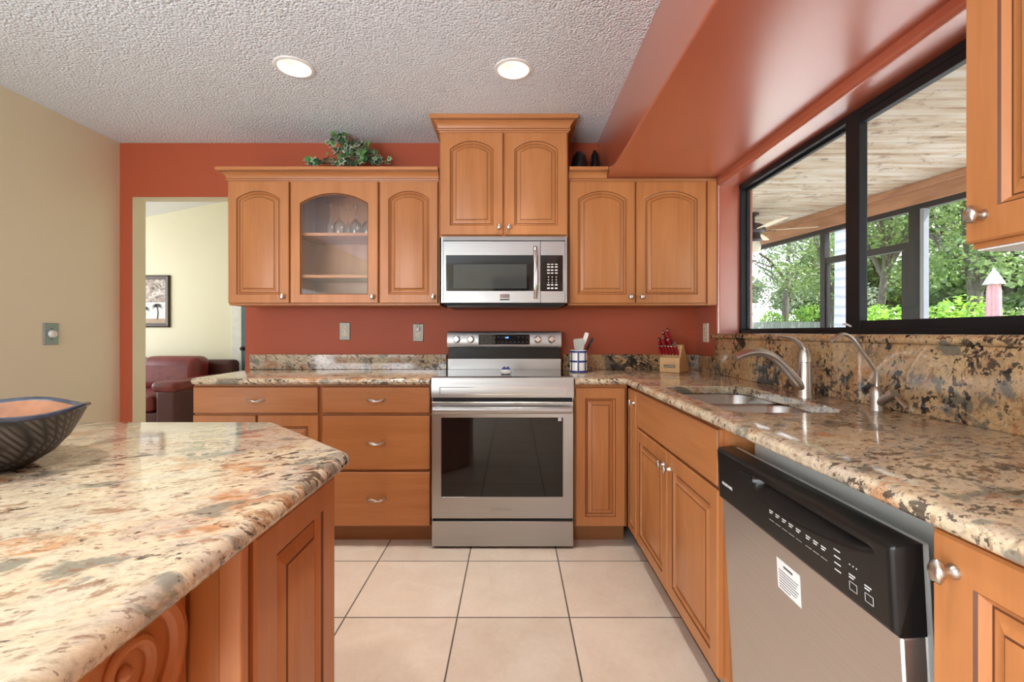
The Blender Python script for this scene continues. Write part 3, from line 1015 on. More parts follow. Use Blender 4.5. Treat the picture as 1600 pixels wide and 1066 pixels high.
# ------------------------------------------------------------------ microwave
mw = thing('microwave', 'stainless steel over-the-range microwave with black window and keypad', 'microwave', (-.056, 2.87, 1.318))
FO = Frame((0, 2.665, 0), (1, 0, 0), (0, -1, 0))
w0, w1 = -.4225, .3155
mX = lambda zx: (680 + zx / 7.273 - 802) / 711 * 2.66
mZ = lambda zy: CH - (360 + zy / 7.273 - 520) / 711 * 2.66
B().box(w0 + .012, w1 - .012, 2.69, 3.065, 1.322, 1.725).build('body', BLK_MAT, mw, smooth=0)
B().box(w0, w0 + .011, 2.667, 2.72, 1.335, 1.722).build('side_trim', STEEL, mw, smooth=0)
B().box(w1 - .011, w1, 2.667, 2.72, 1.335, 1.722).build('side_trim', STEEL, mw, smooth=0)
v = B()
v.prism([(2.69, 1.722), (2.664, 1.722), (2.662, 1.700), (2.69, 1.700)], w0 + .012, w1 - .012, 'x')
v.build('vent_strip', STEEL, mw)
split = mX(1195)
d = B(FO)
wx0, wx1, wz0, wz1 = mX(120), mX(1168), mZ(690), mZ(280)
d.loft([R(w0 + .012, split, mZ(825), 1.697, -.024), R(w0 + .012, split, mZ(825), 1.697, -.002), R(w0 + .014, split - .001, mZ(825) + .002, 1.695, 0), R(wx0, wx1, wz0, wz1, 0), R(wx0 + .002, wx1 - .002, wz0 + .002, wz1 - .002, -.002)], cap1=False)
md_ = d.build('microwave_door', STEEL, mw, smooth=0)
B(FO).box(wx0 + .001, wx1 - .001, -.008, -.001, wz0 + .001, wz1 - .001).build('door_glass', BLK_GLASS, md_, smooth=0)
B(FO).box(mX(205), mX(1040), -.0012, -.0004, mZ(660), mZ(385)).build('viewing_window', BLK_GREY, md_, smooth=0)
h = B(FO)
pts = []
for k in range(15):
    q = k / 14
    pts.append((mX(1135), .012 + .030 * math.sin(PI * q) ** .5, mZ(770) + (mZ(190) - mZ(770)) * q))
h.tube(pts, [.0115] * 15, 14, flat=.7)
h.box(mX(1135) - .009, mX(1135) + .009, 0, .016, mZ(780), mZ(740)); h.box(mX(1135) - .009, mX(1135) + .009, 0, .016, mZ(230), mZ(190))
h.build('door_handle', CHROME, md_)
bd = B(FO).box(mX(735), mX(845), 0, .003, mZ(770), mZ(725)).box(mX(735), mX(845), 0, .002, mZ(795), mZ(778), m=1).build('badge', [CHROME, PRINT_D], md_, smooth=0)
p = B(FO); p.box(split + .001, w1 - .012, -.024, 0, mZ(825), 1.697)
cpn = p.build('control_column', STEEL, mw, bevel=.002)
kp = B(FO).box(mX(1175) + .012, mX(1452), -.002, .0012, mZ(692), mZ(282)).build('keypad_glass', BLK_GLASS, cpn, smooth=0)
mk = B(FO)
for ry, hgt in ((385, 9), (415, 14), (452, 14), (485, 12), (530, 10), (562, 10), (592, 10), (620, 14), (658, 16)):
    for cx_, wd_ in ((1288, 30), (1330, 26), (1376, 30)):
        ww_ = wd_ * (0.4 if 520 < ry < 600 else 1)
        mk.box(mX(cx_ - ww_ / 2), mX(cx_ + ww_ / 2), .0012, .0016, mZ(ry + hgt / 2), mZ(ry - hgt / 2))
mk.build('keypad_markings', PRINT_W, kp, smooth=0)
B().box(w0 + .03, w1 - .03, 2.70, 3.04, 1.312, 1.3218).build('grease_filter', BLK_PL, mw, smooth=0)

# ------------------------------------------------------------------ dishwasher (door slightly ajar, leaning out)
dw = thing('dishwasher', 'stainless dishwasher with black control panel and white sticker, door leaning slightly open', 'dishwasher', (.95, 1.02, 0))
tb = B()
dy0, dy1 = .712, 1.332
tb.box(.706, .722, dy0, dy1, .10, .868); tb.box(.722, XR - .03, dy0, dy0 + .015, .10, .868); tb.box(.722, XR - .03, dy1 - .015, dy1, .10, .868); tb.box(.722, XR - .03, dy0 + .015, dy1 - .015, .853, .868)
tb.box(.722, XR - .03, dy0 + .015, dy1 - .015, .10, .115)
tbo = tb.build('tub', GREY_LINER, dw, bevel=.003)
for yy in (.83, 1.20):
    B().box(.672, .705, yy, yy + .03, .855, .872).build('mounting_bracket', STEEL_S, dw, smooth=0)
th = math.radians(3.05)
FD = Frame((.677, 1.330, .105), (0, -1, 0), (-math.cos(th), 0, -math.sin(th)), (-math.sin(th), 0, math.cos(th)))
DWW = .617
d = B(FD); d.box(.004, DWW - .004, -.018, -.004, 0, .722); d.build('inner_liner', GREY_LINER, dw, bevel=.003)
d = B(FD); d.box(.002, DWW - .002, -.0035, .036, .012, .5775)
dd = d.build('steel_door', steel('brushed_steel_door', (.68, .66, .64), .36, .5), dw, bevel=.004)
# control panel as a height field with a scooped pocket handle
PH, PZ, NU, NV = .146, .5785, 90, 28
d = B(FD)
def pocket(u, v):
    q = (u - .02) / .57
    if u <= .20 or q >= 1: return 0
    top = .124
    bot = top - .010 * min(1, q * 10) * min(1, (1 - q) * 10) - .036 * math.sin(PI * q) ** 1.15
    if v > top or v < bot: return 0
    dpt = .030 * math.sin(PI * q) ** .5 * min(1, (u - .20) / .012)
    t = (v - bot) / max(1e-4, top - bot)
    return dpt * min(1, t * 1.25)
grid = []
for j in range(NV + 1):
    vv = PH * j / NV
    row = []
    for i in range(NU + 1):
        uu = DWW * i / NU
        e_ = min(uu, DWW - uu, vv, PH - vv)
        rnd = -.006 * (1 - min(1, e_ / .006)) ** 2
        row.append(d.pt((uu, .046 + rnd - pocket(uu, vv), PZ + vv)))
    grid.append(row)
for j in range(NV):
    for i in range(NU):
        d.face((grid[j][i], grid[j][i + 1], grid[j + 1][i + 1], grid[j + 1][i]))
back = [[d.pt((u, -.003, PZ + v)) for u, v in ((0, 0), (DWW, 0), (DWW, PH), (0, PH))]][0]
d.face([back[0]] + [back[1]] + grid[0][::-1]); d.face([back[3], back[2]] + grid[-1][::-1])
d.face([back[0], back[3]] + [grid[j][0] for j in range(NV, -1, -1)]); d.face([back[1], back[2]] + [grid[j][-1] for j in range(NV, -1, -1)])
d.face(back)
cpd = d.build('control_panel', BLK_PL, dw, smooth=50)
text_part('FRIGIDAIRE', .011, Frame(FD((.060, .0466, PZ + .052)), FD.u, FD.w, FD.v), PRINT_W, cpd, width=.058)
vt = B(FD)
for k in range(5):
    vt.box(.140 + .004 * k, .190, .0458, .0475, PZ + .117 - .006 * k, PZ + .1195 - .006 * k)
vt.build('vent_slots', BLK_MAT, cpd, smooth=0)
mk = B(FD)
def dash(u, v, w_, h_=.0022): mk.box(u, u + w_, .0461, .0465, PZ + v, PZ + v + h_)
for k in range(5):
    dash(.270 + .025 * k, .066, .015); dash(.270 + .025 * k, .061, .010); dash(.268 + .025 * k, .045, .019, .0006)
for k in range(3):
    dash(.402 + .023 * k, .066, .014); dash(.402 + .023 * k, .061, .010); dash(.400 + .023 * k, .045, .018, .0006)
for k in range(4): dash(.484, .040 + .0125 * k, .016)
for k in range(3): dash(.522 + .008 * k, .068, .0025)
for u_ in (.520, .556):
    dash(u_, .050, .015); dash(u_, .045, .011)
    for vv in (.024, .038): dash(u_, vv, .018, .0006)
    mk.box(u_, u_ + .0006, .0461, .0465, PZ + .024, PZ + .038); mk.box(u_ + .0174, u_ + .018, .0461, .0465, PZ + .024, PZ + .038)
mk.build('button_markings', PRINT_W, cpd, smooth=0)
st = B(FD); st.box(.272, .358, .0362, .0366, .468, .538); so = st.build('paper_sticker', plain('sticker_white', (.85, .85, .84), .6), dd, smooth=0)
mk = B(FD); mk.box(.298, .332, .0366, .0368, .524, .529)
for k in range(7): mk.box(.279, .351 - (.03 if k == 6 else .004 * (k % 3)), .0366, .0368, .512 - .0064 * k, .514 - .0064 * k)
mk.build('sticker_print', PRINT_D, so, smooth=0)
B().box(.73, .745, dy0, dy1, 0, .0995).build('toe_plate', BLK_MAT, dw, smooth=0)

# ------------------------------------------------------------------ sink and faucets
sk = thing('kitchen_sink', 'double bowl stainless undermount sink in the counter under the window', 'sink', (.865, 1.745, .68))
def bowl(x0, x1, y0, y1, zr, zb):
    s_ = B()
    def rr(i, z, rad):
        P_, _ = fillet([(x0 + i, y0 + i), (x1 - i, y0 + i), (x1 - i, y1 - i), (x0 + i, y1 - i)], [rad] * 4, [1] * 4, 7)
        return [(x, y, z) for x, y in P_]
    s_.loft([rr(-.012, zr, .08), rr(0, zr, .07), rr(.003, zr - .006, .07), rr(.012, zb + .03, .065), rr(.022, zb + .008, .055), rr(.045, zb, .04)], cap0=False)
    o = s_.build('bowl', STEEL_SINK, sk, smooth=50)
    B().lathe([(.042, zb + .001), (.040, zb + .003), (.03, zb + .0015), (.001, zb + .001)], ((x0 + x1) / 2, (y0 + y1) / 2, 0), 24).build('drain', CHROME, o)
bowl(.676, 1.050, 1.395, 1.765, .8785, .70)
bowl(.676, 1.062, 1.798, 2.096, .8785, .72)
B().box(.69, 1.04, 1.766, 1.797, .855, .872).build('divider', STEEL_SINK, sk, bevel=.006)

fc = thing('faucet', 'brushed nickel single lever faucet with a wide curved spout, behind the sink', 'faucet', (1.112, 1.735, ZCT))
fx, fy = 1.112, 1.735
B().lathe([(.027, ZCT), (.027, ZCT + .006), (.0245, ZCT + .012), (.0240, ZCT + .128), (.0245, ZCT + .132), (.0235, ZCT + .134), (.001, ZCT + .134)], (fx, fy, 0), 28).build('faucet_body', STEEL_S, fc)
def bez(pts, n=20):
    out = []
    N = len(pts) - 1
    for k in range(n + 1):
        t = k / n
        p = Vector((0, 0, 0))
        for i, q in enumerate(pts):
            p += Vector(q) * (math.comb(N, i) * t ** i * (1 - t) ** (N - i))
        out.append(tuple(p))
    return out
s_ = B()
pp = bez([(fx, fy, ZCT + .028), (fx - .07, fy, ZCT + .085), (fx - .10, fy, ZCT + .20), (fx - .20, fy, ZCT + .185), (fx - .268, fy, ZCT + .150)], 26)
s_.tube(pp, [.021 - .005 * (k / 26) + (.0 if k < 20 else .003 * (k - 20) / 6) for k in range(27)], 16, flat=.85)
s_.build('spout', STEEL_S, fc)
l_ = B()
l_.lathe([(.0240, ZCT + .135), (.0243, ZCT + .150), (.0215, ZCT + .172), (.014, ZCT + .188), (.001, ZCT + .192)], (fx, fy, 0), 26)
pp = bez([(fx + .004, fy, ZCT + .158), (fx - .008, fy, ZCT + .205), (fx - .045, fy, ZCT + .235), (fx - .108, fy, ZCT + .232)], 18)
l_.tube(pp, [.020 - .0155 * (k / 18) ** .8 for k in range(19)], 14, flat=.7)
l_.build('lever', STEEL_S, fc)

ff = thing('filter_faucet', 'slim bent drinking water tap with small lever, right of the main faucet', 'faucet', (1.160, 1.452, ZCT))
qx, qy = 1.160, 1.452
B().lathe([(.0185, ZCT), (.0185, ZCT + .003), (.0165, ZCT + .006), (.0165, ZCT + .055), (.012, ZCT + .068), (.0065, ZCT + .074), (.001, ZCT + .074)], (qx, qy, 0), 22).build('tap_body', STEEL_S, ff)
pp = [(qx, qy, ZCT + .07), (qx, qy, ZCT + .118), (qx - .006, qy, ZCT + .128)] + bez([(qx - .012, qy, ZCT + .138), (qx - .080, qy, ZCT + .232), (qx - .088, qy, ZCT + .252), (qx - .118, qy, ZCT + .250), (qx - .148, qy, ZCT + .216)], 16)
B().tube(pp, .0058, 12).build('spout', STEEL_S, ff)
v_ = B()
vd = Vector((.12, -.70, .52)).normalized()
p0 = Vector((qx, qy, ZCT + .018))
v_.tube([p0, p0 + vd * .050, p0 + vd * .052, p0 + vd * .072], [.0125, .0135, .0155, .0150], 16)
vo_ = v_.build('valve', STEEL_S, ff)
p1 = p0 + vd * .062
B().tube([p1, p1 + Vector((.0, -.028, -.016)), p1 + Vector((.002, -.050, -.034))], [.004, .0045, .006], 10).build('lever', STEEL_S, vo_)

# ------------------------------------------------------------------ outlets and dimmer
def outlet(F, label, plate, recv, u=0, v=0):
    r_ = thing('wall_outlet', label, 'outlet', F((0, 0, -.06)))
    a = B(F)
    a.loft([R(-.0365, .0365, -.060, .060, .0), R(-.0365, .0365, -.060, .060, .003), R(-.0335, .0335, -.057, .057, .006)])
    p_ = a.build('face_plate', plate, r_, smooth=0)
    for s__ in (-.020, .020):
        q = B(F); q.lathe([(.0165, .005), (.0165, .0075), (.015, .008)], (0, 0, s__), 20, ax='y', sx=1.0, sy=.85)
        q.box(-.007, -.005, .008, .0084, s__ - .004, s__ + .006, m=1); q.box(.005, .007, .008, .0084, s__ - .004, s__ + .006, m=1)
        q.build('socket', [recv, PRINT_D], r_)
    B(F).lathe([(.0025, .006), (.0025, .0072), (.001, .0075)], (0, 0, 0), 10, ax='y').build('screw', CHROME, r_)
    return r_
outlet(Frame((-1.136, YB, 1.169), (1, 0, 0), (0, -1, 0)), 'pewter wall outlet on the red wall below the glass-door cabinet', PEWTER, ALMOND)
o2 = outlet(Frame((-.641, YB, 1.160), (1, 0, 0), (0, -1, 0)), 'pewter wall outlet with a small plug-in and wire loop, left of the range', PEWTER, ALMOND)
F2 = Frame((-.641, YB, 1.160), (1, 0, 0), (0, -1, 0))
nl = thing('plug_in_hook', 'small clear plug with a wire loop in the outlet left of the range', 'plug', F2((0, .02, .01)))
a = B(F2); a.box(-.011, .011, .0086, .026, .010, .034); a.build('plug_body', WHITE_PL, nl, bevel=.003)
a = B(F2); a.tube([(-.010 * math.cos(PI * (k / 12)) * 1.0, .016, .034 + (.030 * math.sin(PI * k / 12) if 0 < k < 12 else 0)) for k in range(13)], .0014, 6); a.build('wire_loop', STEEL_S, nl)
outlet(Frame((XR, 2.905, 1.160), (0, 1, 0), (-1, 0, 0)), 'almond wall outlet in the corner beside the window, above the knife block', ALMOND, ALMOND)
FDm = Frame((XL, 2.612, 1.153), (0, 1, 0), (1, 0, 0))
dmr = thing('dimmer_switch', 'steel dimmer switch plate with a white round knob on the cream wall', 'switch', FDm((0, 0, -.062)))
B(FDm).loft([R(-.043, .043, -.062, .062, 0), R(-.043, .043, -.062, .062, .003), R(-.040, .040, -.059, .059, .006)]).build('face_plate', plain('steel_blue_plate', (.30, .40, .42), .35, .9), dmr, smooth=0)
B(FDm).lathe([(.021, .006), (.021, .010), (.019, .022), (.016, .024)], (0, 0, 0), 24, ax='y').build('dimmer_knob', WHITE_PL, dmr)
for z_ in (-.030, .030): B(FDm).lathe([(.004, .006), (.004, .0075)], (0, 0, z_), 10, ax='y').build('screw', PRINT_D, dmr)

# ------------------------------------------------------------------ ceiling downlights
LLAB = ['recessed ceiling light on the left, over the glass-door cabinet', 'recessed ceiling light in front of the microwave cabinet']
for k, (lx, ly) in enumerate(LIGHTS):
    r_ = thing('recessed_light', LLAB[k] if k < 2 else 'recessed ceiling light behind the camera', 'ceiling light', (lx, ly, ZC - .004), group='recessed lights behind the camera' if k >= 2 else None)
    B().lathe([(.0735, ZC + .0), (.0740, ZC - .005), (.078, ZC - .007), (.090, ZC - .005), (.093, ZC - .0005), (.0735, ZC - .0003)], (lx, ly, 0), 36, cap=False).build('trim_ring', WHITE_PL, r_)
    can = B().lathe([(.0735, ZC - .001), (.070, ZC + .03), (.062, ZC + .075), (.060, ZC + .09)], (lx, ly, 0), 36, cap=False).build('baffle', WHITE_PL, r_)
    B().lathe([(.060, ZC + .085), (.05, ZC + .078), (.02, ZC + .072), (.001, ZC + .071)], (lx, ly, 0), 30).build('bulb', BULB, r_)
    lamp('downlight', 'AREA', (lx, ly, ZC + .066), (0, 0, 0), 5, (1.0, 0.91, 0.80), shape='DISK', size=.09, spread=math.radians(85))

# ------------------------------------------------------------------ things on the counters
# crock
cx_, cy_ = .352 + .052, 2.82
crk = thing('utensil_crock', 'white crock with navy grid lines holding spatulas, right of the range', 'crock', (cx_, cy_, ZCT + .001))
c0 = ZCT + .001
B().lathe([(.050, c0), (.0525, c0 + .003), (.0525, c0 + .135), (.051, c0 + .138), (.048, c0 + .136), (.047, c0 + .01), (.001, c0 + .008)], (cx_, cy_, 0), 40).build('crock_body', CERAMIC, crk)
nv = B()
for z_ in (.001, .063, .122): nv.lathe([(.0531, c0 + z_), (.0535, c0 + z_ + .001), (.0535, c0 + z_ + .011), (.0531, c0 + z_ + .012)], (cx_, cy_, 0), 40, cap=False)
for k in range(7):
    t0 = 2 * PI * k / 7 + 4.55
    q = B
    pts_ = []
    i0 = [[(cx_ + rr_ * math.cos(t0 + dt), cy_ + rr_ * math.sin(t0 + dt), z_) for dt, rr_ in ((-.10, .0531), (-.05, .0534), (.05, .0534), (.10, .0531))] for z_ in (c0 + .002, c0 + .133)]
    nv.loft(i0, False, False, False)
nv.build('navy_stripes', NAVY, crk, recalc=False)
def utensil(name, label, base, tip, head_w, head_l, mat_h, mat_b, slots=False):
    base, tip = Vector(base), Vector(tip)
    d_ = (tip - base).normalized()
    s__ = Vector((1, -.3, 0)); s__ = (s__ - d_ * s__.dot(d_)).normalized()
    nn = d_.cross(s__)
    F = Frame(base, s__, nn, d_)
    L = (tip - base).length
    r_ = thing(name, label, 'utensil', base)
    a = B(F); a.tube([(0, 0, 0), (0, 0, L - head_l * .9)], [.006, .007], 10); a.build('handle', mat_h, r_)
    a = B(F)
    n_ = 5
    prof = [(-head_w * .30, 0), (-head_w * .5, head_l * .25), (-head_w * .5, head_l * .9), (-head_w * .4, head_l), (head_w * .4, head_l), (head_w * .5, head_l * .9), (head_w * .5, head_l * .25), (head_w * .30, 0)]
    a.loft([[(x, -.0015, L - head_l + z) for x, z in prof], [(x, .0015, L - head_l + z) for x, z in prof]])
    if slots:
        for k in range(3): a.box(-head_w * .3 + k * head_w * .25, -head_w * .3 + k * head_w * .25 + .004, .0015, .0020, L - head_l * .8, L - head_l * .15, m=1)
    a.build('blade', [mat_b, PRINT_D], r_, bevel=.001)
GREYU = plain('grey_nylon', (.50, .50, .46), .4)
utensil('slotted_turner', 'grey slotted turner standing in the navy and white crock', (cx_ + .020, cy_ - .010, c0 + .012), (cx_ - .006, cy_ - .03, c0 + .208), .062, .075, GREYU, GREYU, True)
utensil('white_spatula', 'white flat spatula leaning right in the navy and white crock', (cx_ - .022, cy_ + .012, c0 + .012), (cx_ + .055, cy_ + .01, c0 + .245), .026, .085, WHITE_PL, WHITE_PL)
utensil('black_spoon', 'black handled utensil leaning furthest right in the navy and white crock', (cx_ - .022, cy_ - .008, c0 + .012), (cx_ + .092, cy_ + .012, c0 + .212), .018, .06, BLK_PL, BLK_PL)

# small ceramic dish on the cooktop
dsh = thing('ceramic_spoon_rest', 'tiny white ceramic dish with navy peaks on the black cooktop', 'dish', (-.042, 2.62, .9215))
a = B(); z_ = .9215
a.lathe([(.022, z_), (.030, z_ + .004), (.033, z_ + .018), (.032, z_ + .026), (.001, z_ + .027)], (-.042, 2.62, 0), 28, sy=.7); a.build('dish_body', CERAMIC, dsh)
a = B()
for s__ in (-1, 1):
    a.loft([[(-.042 + s__ * .010 + (-.020 * (1 - q) + .0) * 1 * k_, 2.62 + yy, z_ + .024 + .022 * q) for k_, yy in ((-1, -.012), (1, -.012), (1, .012), (-1, .012))] for q in (0, .5, .92)])
a.build('navy_peaks', NAVY, dsh, bevel=.002)

# knife block
KO = Vector((.995, 2.835, ZCT + .001))
tk = math.radians(-42)
kf = Vector((math.sin(tk), -math.cos(tk), 0)); ks = Vector((math.cos(tk), math.sin(tk), 0))
FK = Frame(KO, ks, kf)
kbk = thing('knife_block', 'pale beech knife block with red handled knives, in the counter corner', 'knife block', KO)
prof = [(.055, 0), (.055, .092), (.040, .094), (.010, .168), (-.012, .172), (-.098, .030), (-.098, .008), (-.088, 0)]
a = B(FK); a.loft([[(-.063, f_, z_) for f_, z_ in prof], [(.063, f_, z_) for f_, z_ in prof]]); a.build('block_body', BLOCK, kbk, bevel=.003)
a = B(FK); a.box(-.035, .035, .0552, .0562, .030, .048, m=0); a.box(-.032, .032, .0562, .0566, .033, .045, m=1); a.build('label_plate', [PRINT_D, CHROME], kbk, smooth=0)
ka = Vector((0, .64, .768))                   # knife axis in (side, forward, up)
def knife(label, s__, f_, z_, L, wd_, name='knife', group=None, cat='knife'):
    base = FK((s__, f_, z_))
    ax = (ks * ka.x + kf * ka.y + Vector((0, 0, 1)) * ka.z).normalized()
    F = Frame(base, ks, ax.cross(ks) * -1, ax)
    r_ = thing(name, label, cat, base, group)
    a = B(F)
    def rg(z, h, t): return [(-t, -h, z), (t, -h, z), (t, h, z), (-t, h, z)]
    a.loft([rg(.004, wd_ * .8, .006), rg(L * .3, wd_, .0075), rg(L * .75, wd_ * .85, .0065), rg(L * .93, wd_ * 1.0, .007)]); a.build('handle', RED_H, r_, bevel=.002)
    a = B(F); a.loft([rg(L * .93, wd_ * .98, .0068), rg(L, wd_ * .9, .0055)]); a.build('end_cap', CHROME, r_, bevel=.0015)
    a = B(F); a.loft([rg(-.012, wd_ * .7, .0012), rg(.004, wd_ * .7, .0012)]); a.build('blade', CHROME, r_, smooth=0)
    return r_
STK = ['leftmost', 'second from left', 'third from left', 'third from right', 'second from right', 'rightmost']
for k in range(6):
    knife('short red handled steak knife in the front row of the block, %s' % STK[k], -.050 + .020 * k, .046, .108, .078, .0085, 'steak_knife', 'steak knives in the knife block')
BIG = [(-.048, .034, .128, .105, .013, 'long red knife at the left end of the block\'s upper row'),
       (-.022, .030, .136, .110, .013, 'long red knife second from left in the block\'s upper row'),
       (-.028, .014, .168, .112, .012, 'long red knife behind the second one in the block\'s upper row'),
       (.000, .010, .176, .118, .014, 'tallest red knife near the middle of the block\'s upper row'),
       (.006, .030, .136, .096, .012, 'red knife in front of the tallest one in the block')]
for s__, f_, z_, L, wd_, lb_ in BIG: knife(lb_, s__, f_, z_, L, wd_, 'chef_knife', 'long knives in the knife block')
hn = thing('sharpening_steel', 'dark handled sharpening steel at the right of the knife block top', 'utensil', FK((.030, .020, .155)))
ax = (kf * ka.y + Vector((0, 0, 1)) * ka.z).normalized(); base = FK((.030, .022, .140))
B().tube([base, base + ax * .030, base + ax * .055], [.008, .010, .009], 10).build('handle', plain('steel_handle', (.25, .2, .15), .4), hn)
B().tube([base + ax * .055, base + ax * .062], [.0085, .006], 10).build('end_cap', CHROME, hn)

# bowl on the island
bw = thing('decorative_bowl', 'boat shaped dark textured bowl with a blue glazed wavy rim, on the island', 'bowl', (-1.005, .815, ZCT + .001))
bz = ZCT + .001
BC = (-1.005, .815)
b = NB('crackled_stoneware')
co = b.coord('Object', (1, 1, 1), (0, 0, 0))
wv1 = b.n('TexWave', wave_type='BANDS', bands_direction='DIAGONAL'); wv1.inputs['Scale'].default_value = 42; wv1.inputs['Distortion'].default_value = 0.4; b.l(co, wv1.inputs['Vector'])
co2 = b.coord('Object', (-1, 1, 1)); wv2 = b.n('TexWave', wave_type='BANDS', bands_direction='DIAGONAL'); wv2.inputs['Scale'].default_value = 42; wv2.inputs['Distortion'].default_value = 0.4; b.l(co2, wv2.inputs['Vector'])
mm_ = b.n('Math', operation='MINIMUM'); b.l(wv1.outputs['Fac'], mm_.inputs[0]); b.l(wv2.outputs['Fac'], mm_.inputs[1])
b.set(Base_Color=b.ramp(mm_.outputs[0], [(0.0, (.012, .012, .012)), (.35, (.065, .060, .055)), (1, (.12, .115, .105))]), Roughness=.38)
b.bump(mm_.outputs[0], .5, .003)
STONE = b.m
BROWN_GL = plain('brown_inner_glaze', (.36, .17, .09), .25, 0, .25)
BLUE_GL = plain('blue_rim_glaze', (.045, .062, .10), .15, 0, .6)
def bring(s__, z_, wob=0):
    out = []
    for j in range(56):
        t = 2 * PI * j / 56
        e_ = abs(math.cos(t)) ** 3
        rx_, ry_ = .198 * s__, .150 * s__
        out.append((BC[0] + rx_ * math.cos(t) * (1 + .05 * e_ * s__), BC[1] + ry_ * math.sin(t), bz + z_ + wob * (.004 * e_ * (1 if math.cos(t) > 0 else .3) + .004 * math.sin(5 * t))))
    return out
a = B(); a.loft([bring(.50, 0), bring(.60, .005), bring(.74, .024), bring(.86, .052), bring(.94, .080, .6), bring(.985, .098, 1)], cap1=False); bo = a.build('outer_shell', STONE, bw, smooth=60)
a = B(); a.loft([bring(.955, .099, 1), bring(.91, .082, .6), bring(.82, .054), bring(.70, .028), bring(.50, .012), bring(.1, .010)], cap0=False); a.build('inner_glaze', BROWN_GL, bw, smooth=60)
a = B(); a.loft([bring(.985, .097, 1), bring(1.008, .100, 1), bring(1.006, .1045, 1), bring(.985, .106, 1), bring(.958, .104, 1), bring(.955, .0985, 1)], cap0=False, cap1=False); a.build('rim', BLUE_GL, bw, smooth=60)

# wine glasses upside down on the top shelf of the glass cabinet
def stem(h=.19, r_=.034):
    a = B()
    a.lathe([(r_ * .92, 0), (r_, .015), (r_ * 1.03, .04), (r_ * .85, .065), (r_ * .35, .084), (.0045, .095), (.0035, .12), (.0035, h - .012), (.006, h - .004), (.030, h - .001), (.031, h)], n=26, cap=False)
    me = a.mesh('wine_glass', STEMGLASS)
    return me
S1 = stem(.20, .026); S2 = stem(.178, .036)
GL = [(517, S1, 2.84, 'tallest slim upturned glass at the left of the stemware shelf'), (531, S2, 2.82, 'wide upturned wine glass second from left on the stemware shelf'),
      (556, S2, 2.82, 'wide upturned wine glass right of centre on the stemware shelf'), (575, S2, 2.84, 'wide upturned wine glass furthest right on the stemware shelf'), (544, S2, 2.93, 'upturned wine glass at the back of the stemware shelf')]
for px, me, dd_, lb_ in GL:
    o = bpy.data.objects.new('wine_glass', me); COL.objects.link(o)
    o.location = ((px - 802) / 711 * dd_, dd_, 1.7715)
    tag(o, lb_, 'glass', 'stemware in the glass cabinet')

# ivy on top of the left cabinets
IVY_G = plain('ivy_green', (.025, .075, .028), .4, 0, .45)
IVY_L = plain('ivy_light', (.10, .26, .055), .4, 0, .3)
IVY_W = plain('ivy_cream_edge', (.55, .62, .48), .45)
ivt = UZ1 - .014 + .075
ivy = thing('ivy_plant', 'variegated ivy sprawling on top of the cabinets left of the microwave', 'plant', (-1.04, 2.86, UZ1 + .001))
a = B(); a.lathe([(.045, UZ1 + .001), (.06, UZ1 + .075), (.054, UZ1 + .075), (.04, UZ1 + .07)], (-1.04, 2.88, 0), 20); a.build('pot', plain('clay_pot', (.25, .1, .05), .7), ivy)
rng_ = random.Random(11)
lf = B(); stm = B()
star = [(0, 1.0), (.22, .50), (.62, .62), (.40, .20), (.70, -.18), (.25, -.22), (0, -.42), (-.25, -.22), (-.70, -.18), (-.40, .20), (-.62, .62), (-.22, .50)]
def ivy_leaf(p, s__, mi):
    yaw, pit, rol = rng_.uniform(0, 6.28), rng_.uniform(-.2, .9), rng_.uniform(-.6, .6)
    Mx = Matrix.Rotation(rng_.uniform(-.5, .5), 3, 'Z') @ Matrix.Rotation(PI / 2 - pit, 3, 'X') @ Matrix.Rotation(rol, 3, 'Y') @ Matrix.Rotation(yaw, 3, 'Z')
    q = lambda x, y, z=0: tuple(Vector(p) + Mx @ Vector((x * s__, y * s__, z * s__)))
    c_ = lf.pt(q(0, .05, .10))
    inn = [lf.pt(q(x * .76, y * .76 + .01, .05 if i % 2 else .0)) for i, (x, y) in enumerate(star)]
    out = [lf.pt(q(x, y, 0)) for x, y in star]
    n_ = len(star)
    white = rng_.random() < .5
    for i in range(n_):
        j = (i + 1) % n_
        lf.face((c_, inn[i], inn[j]), mi)
        lf.face((inn[i], out[i], out[j], inn[j]), 2 if white else mi)
for k in range(135):
    t = rng_.random()
    px = 503 + 90 * rng_.betavariate(1.6, 1.7)
    hmax = 50 if px < 540 else 36
    if px > 575: hmax = 24
    py = 258 - hmax * rng_.random() ** .8
    dd_ = 2.80 + rng_.uniform(0, .16)
    if k < 14: px, py = 478 + 30 * rng_.random(), 256 - 8 * rng_.random()
    elif k < 24: px, py = 585 + 22 * rng_.random(), 256 - 9 * rng_.random()
    p = ((px - 802) / 711 * dd_, dd_, CH - (py - 520) / 711 * dd_)
    ivy_leaf(p, rng_.uniform(.024, .041), 1 if rng_.random() < .3 else 0)
    if k % 5 == 0: stm.tube([(-1.04, 2.88, UZ1 + .07), ((p[0] - 1.04) / 2, (p[1] + 2.88) / 2, (p[2] + UZ1 + .14) / 2), p], .0022, 5)
stm.build('stems', plain('ivy_stem', (.12, .10, .05), .6), ivy)
lf.build('foliage', [IVY_G, IVY_L, IVY_W], ivy, smooth=0, recalc=False)

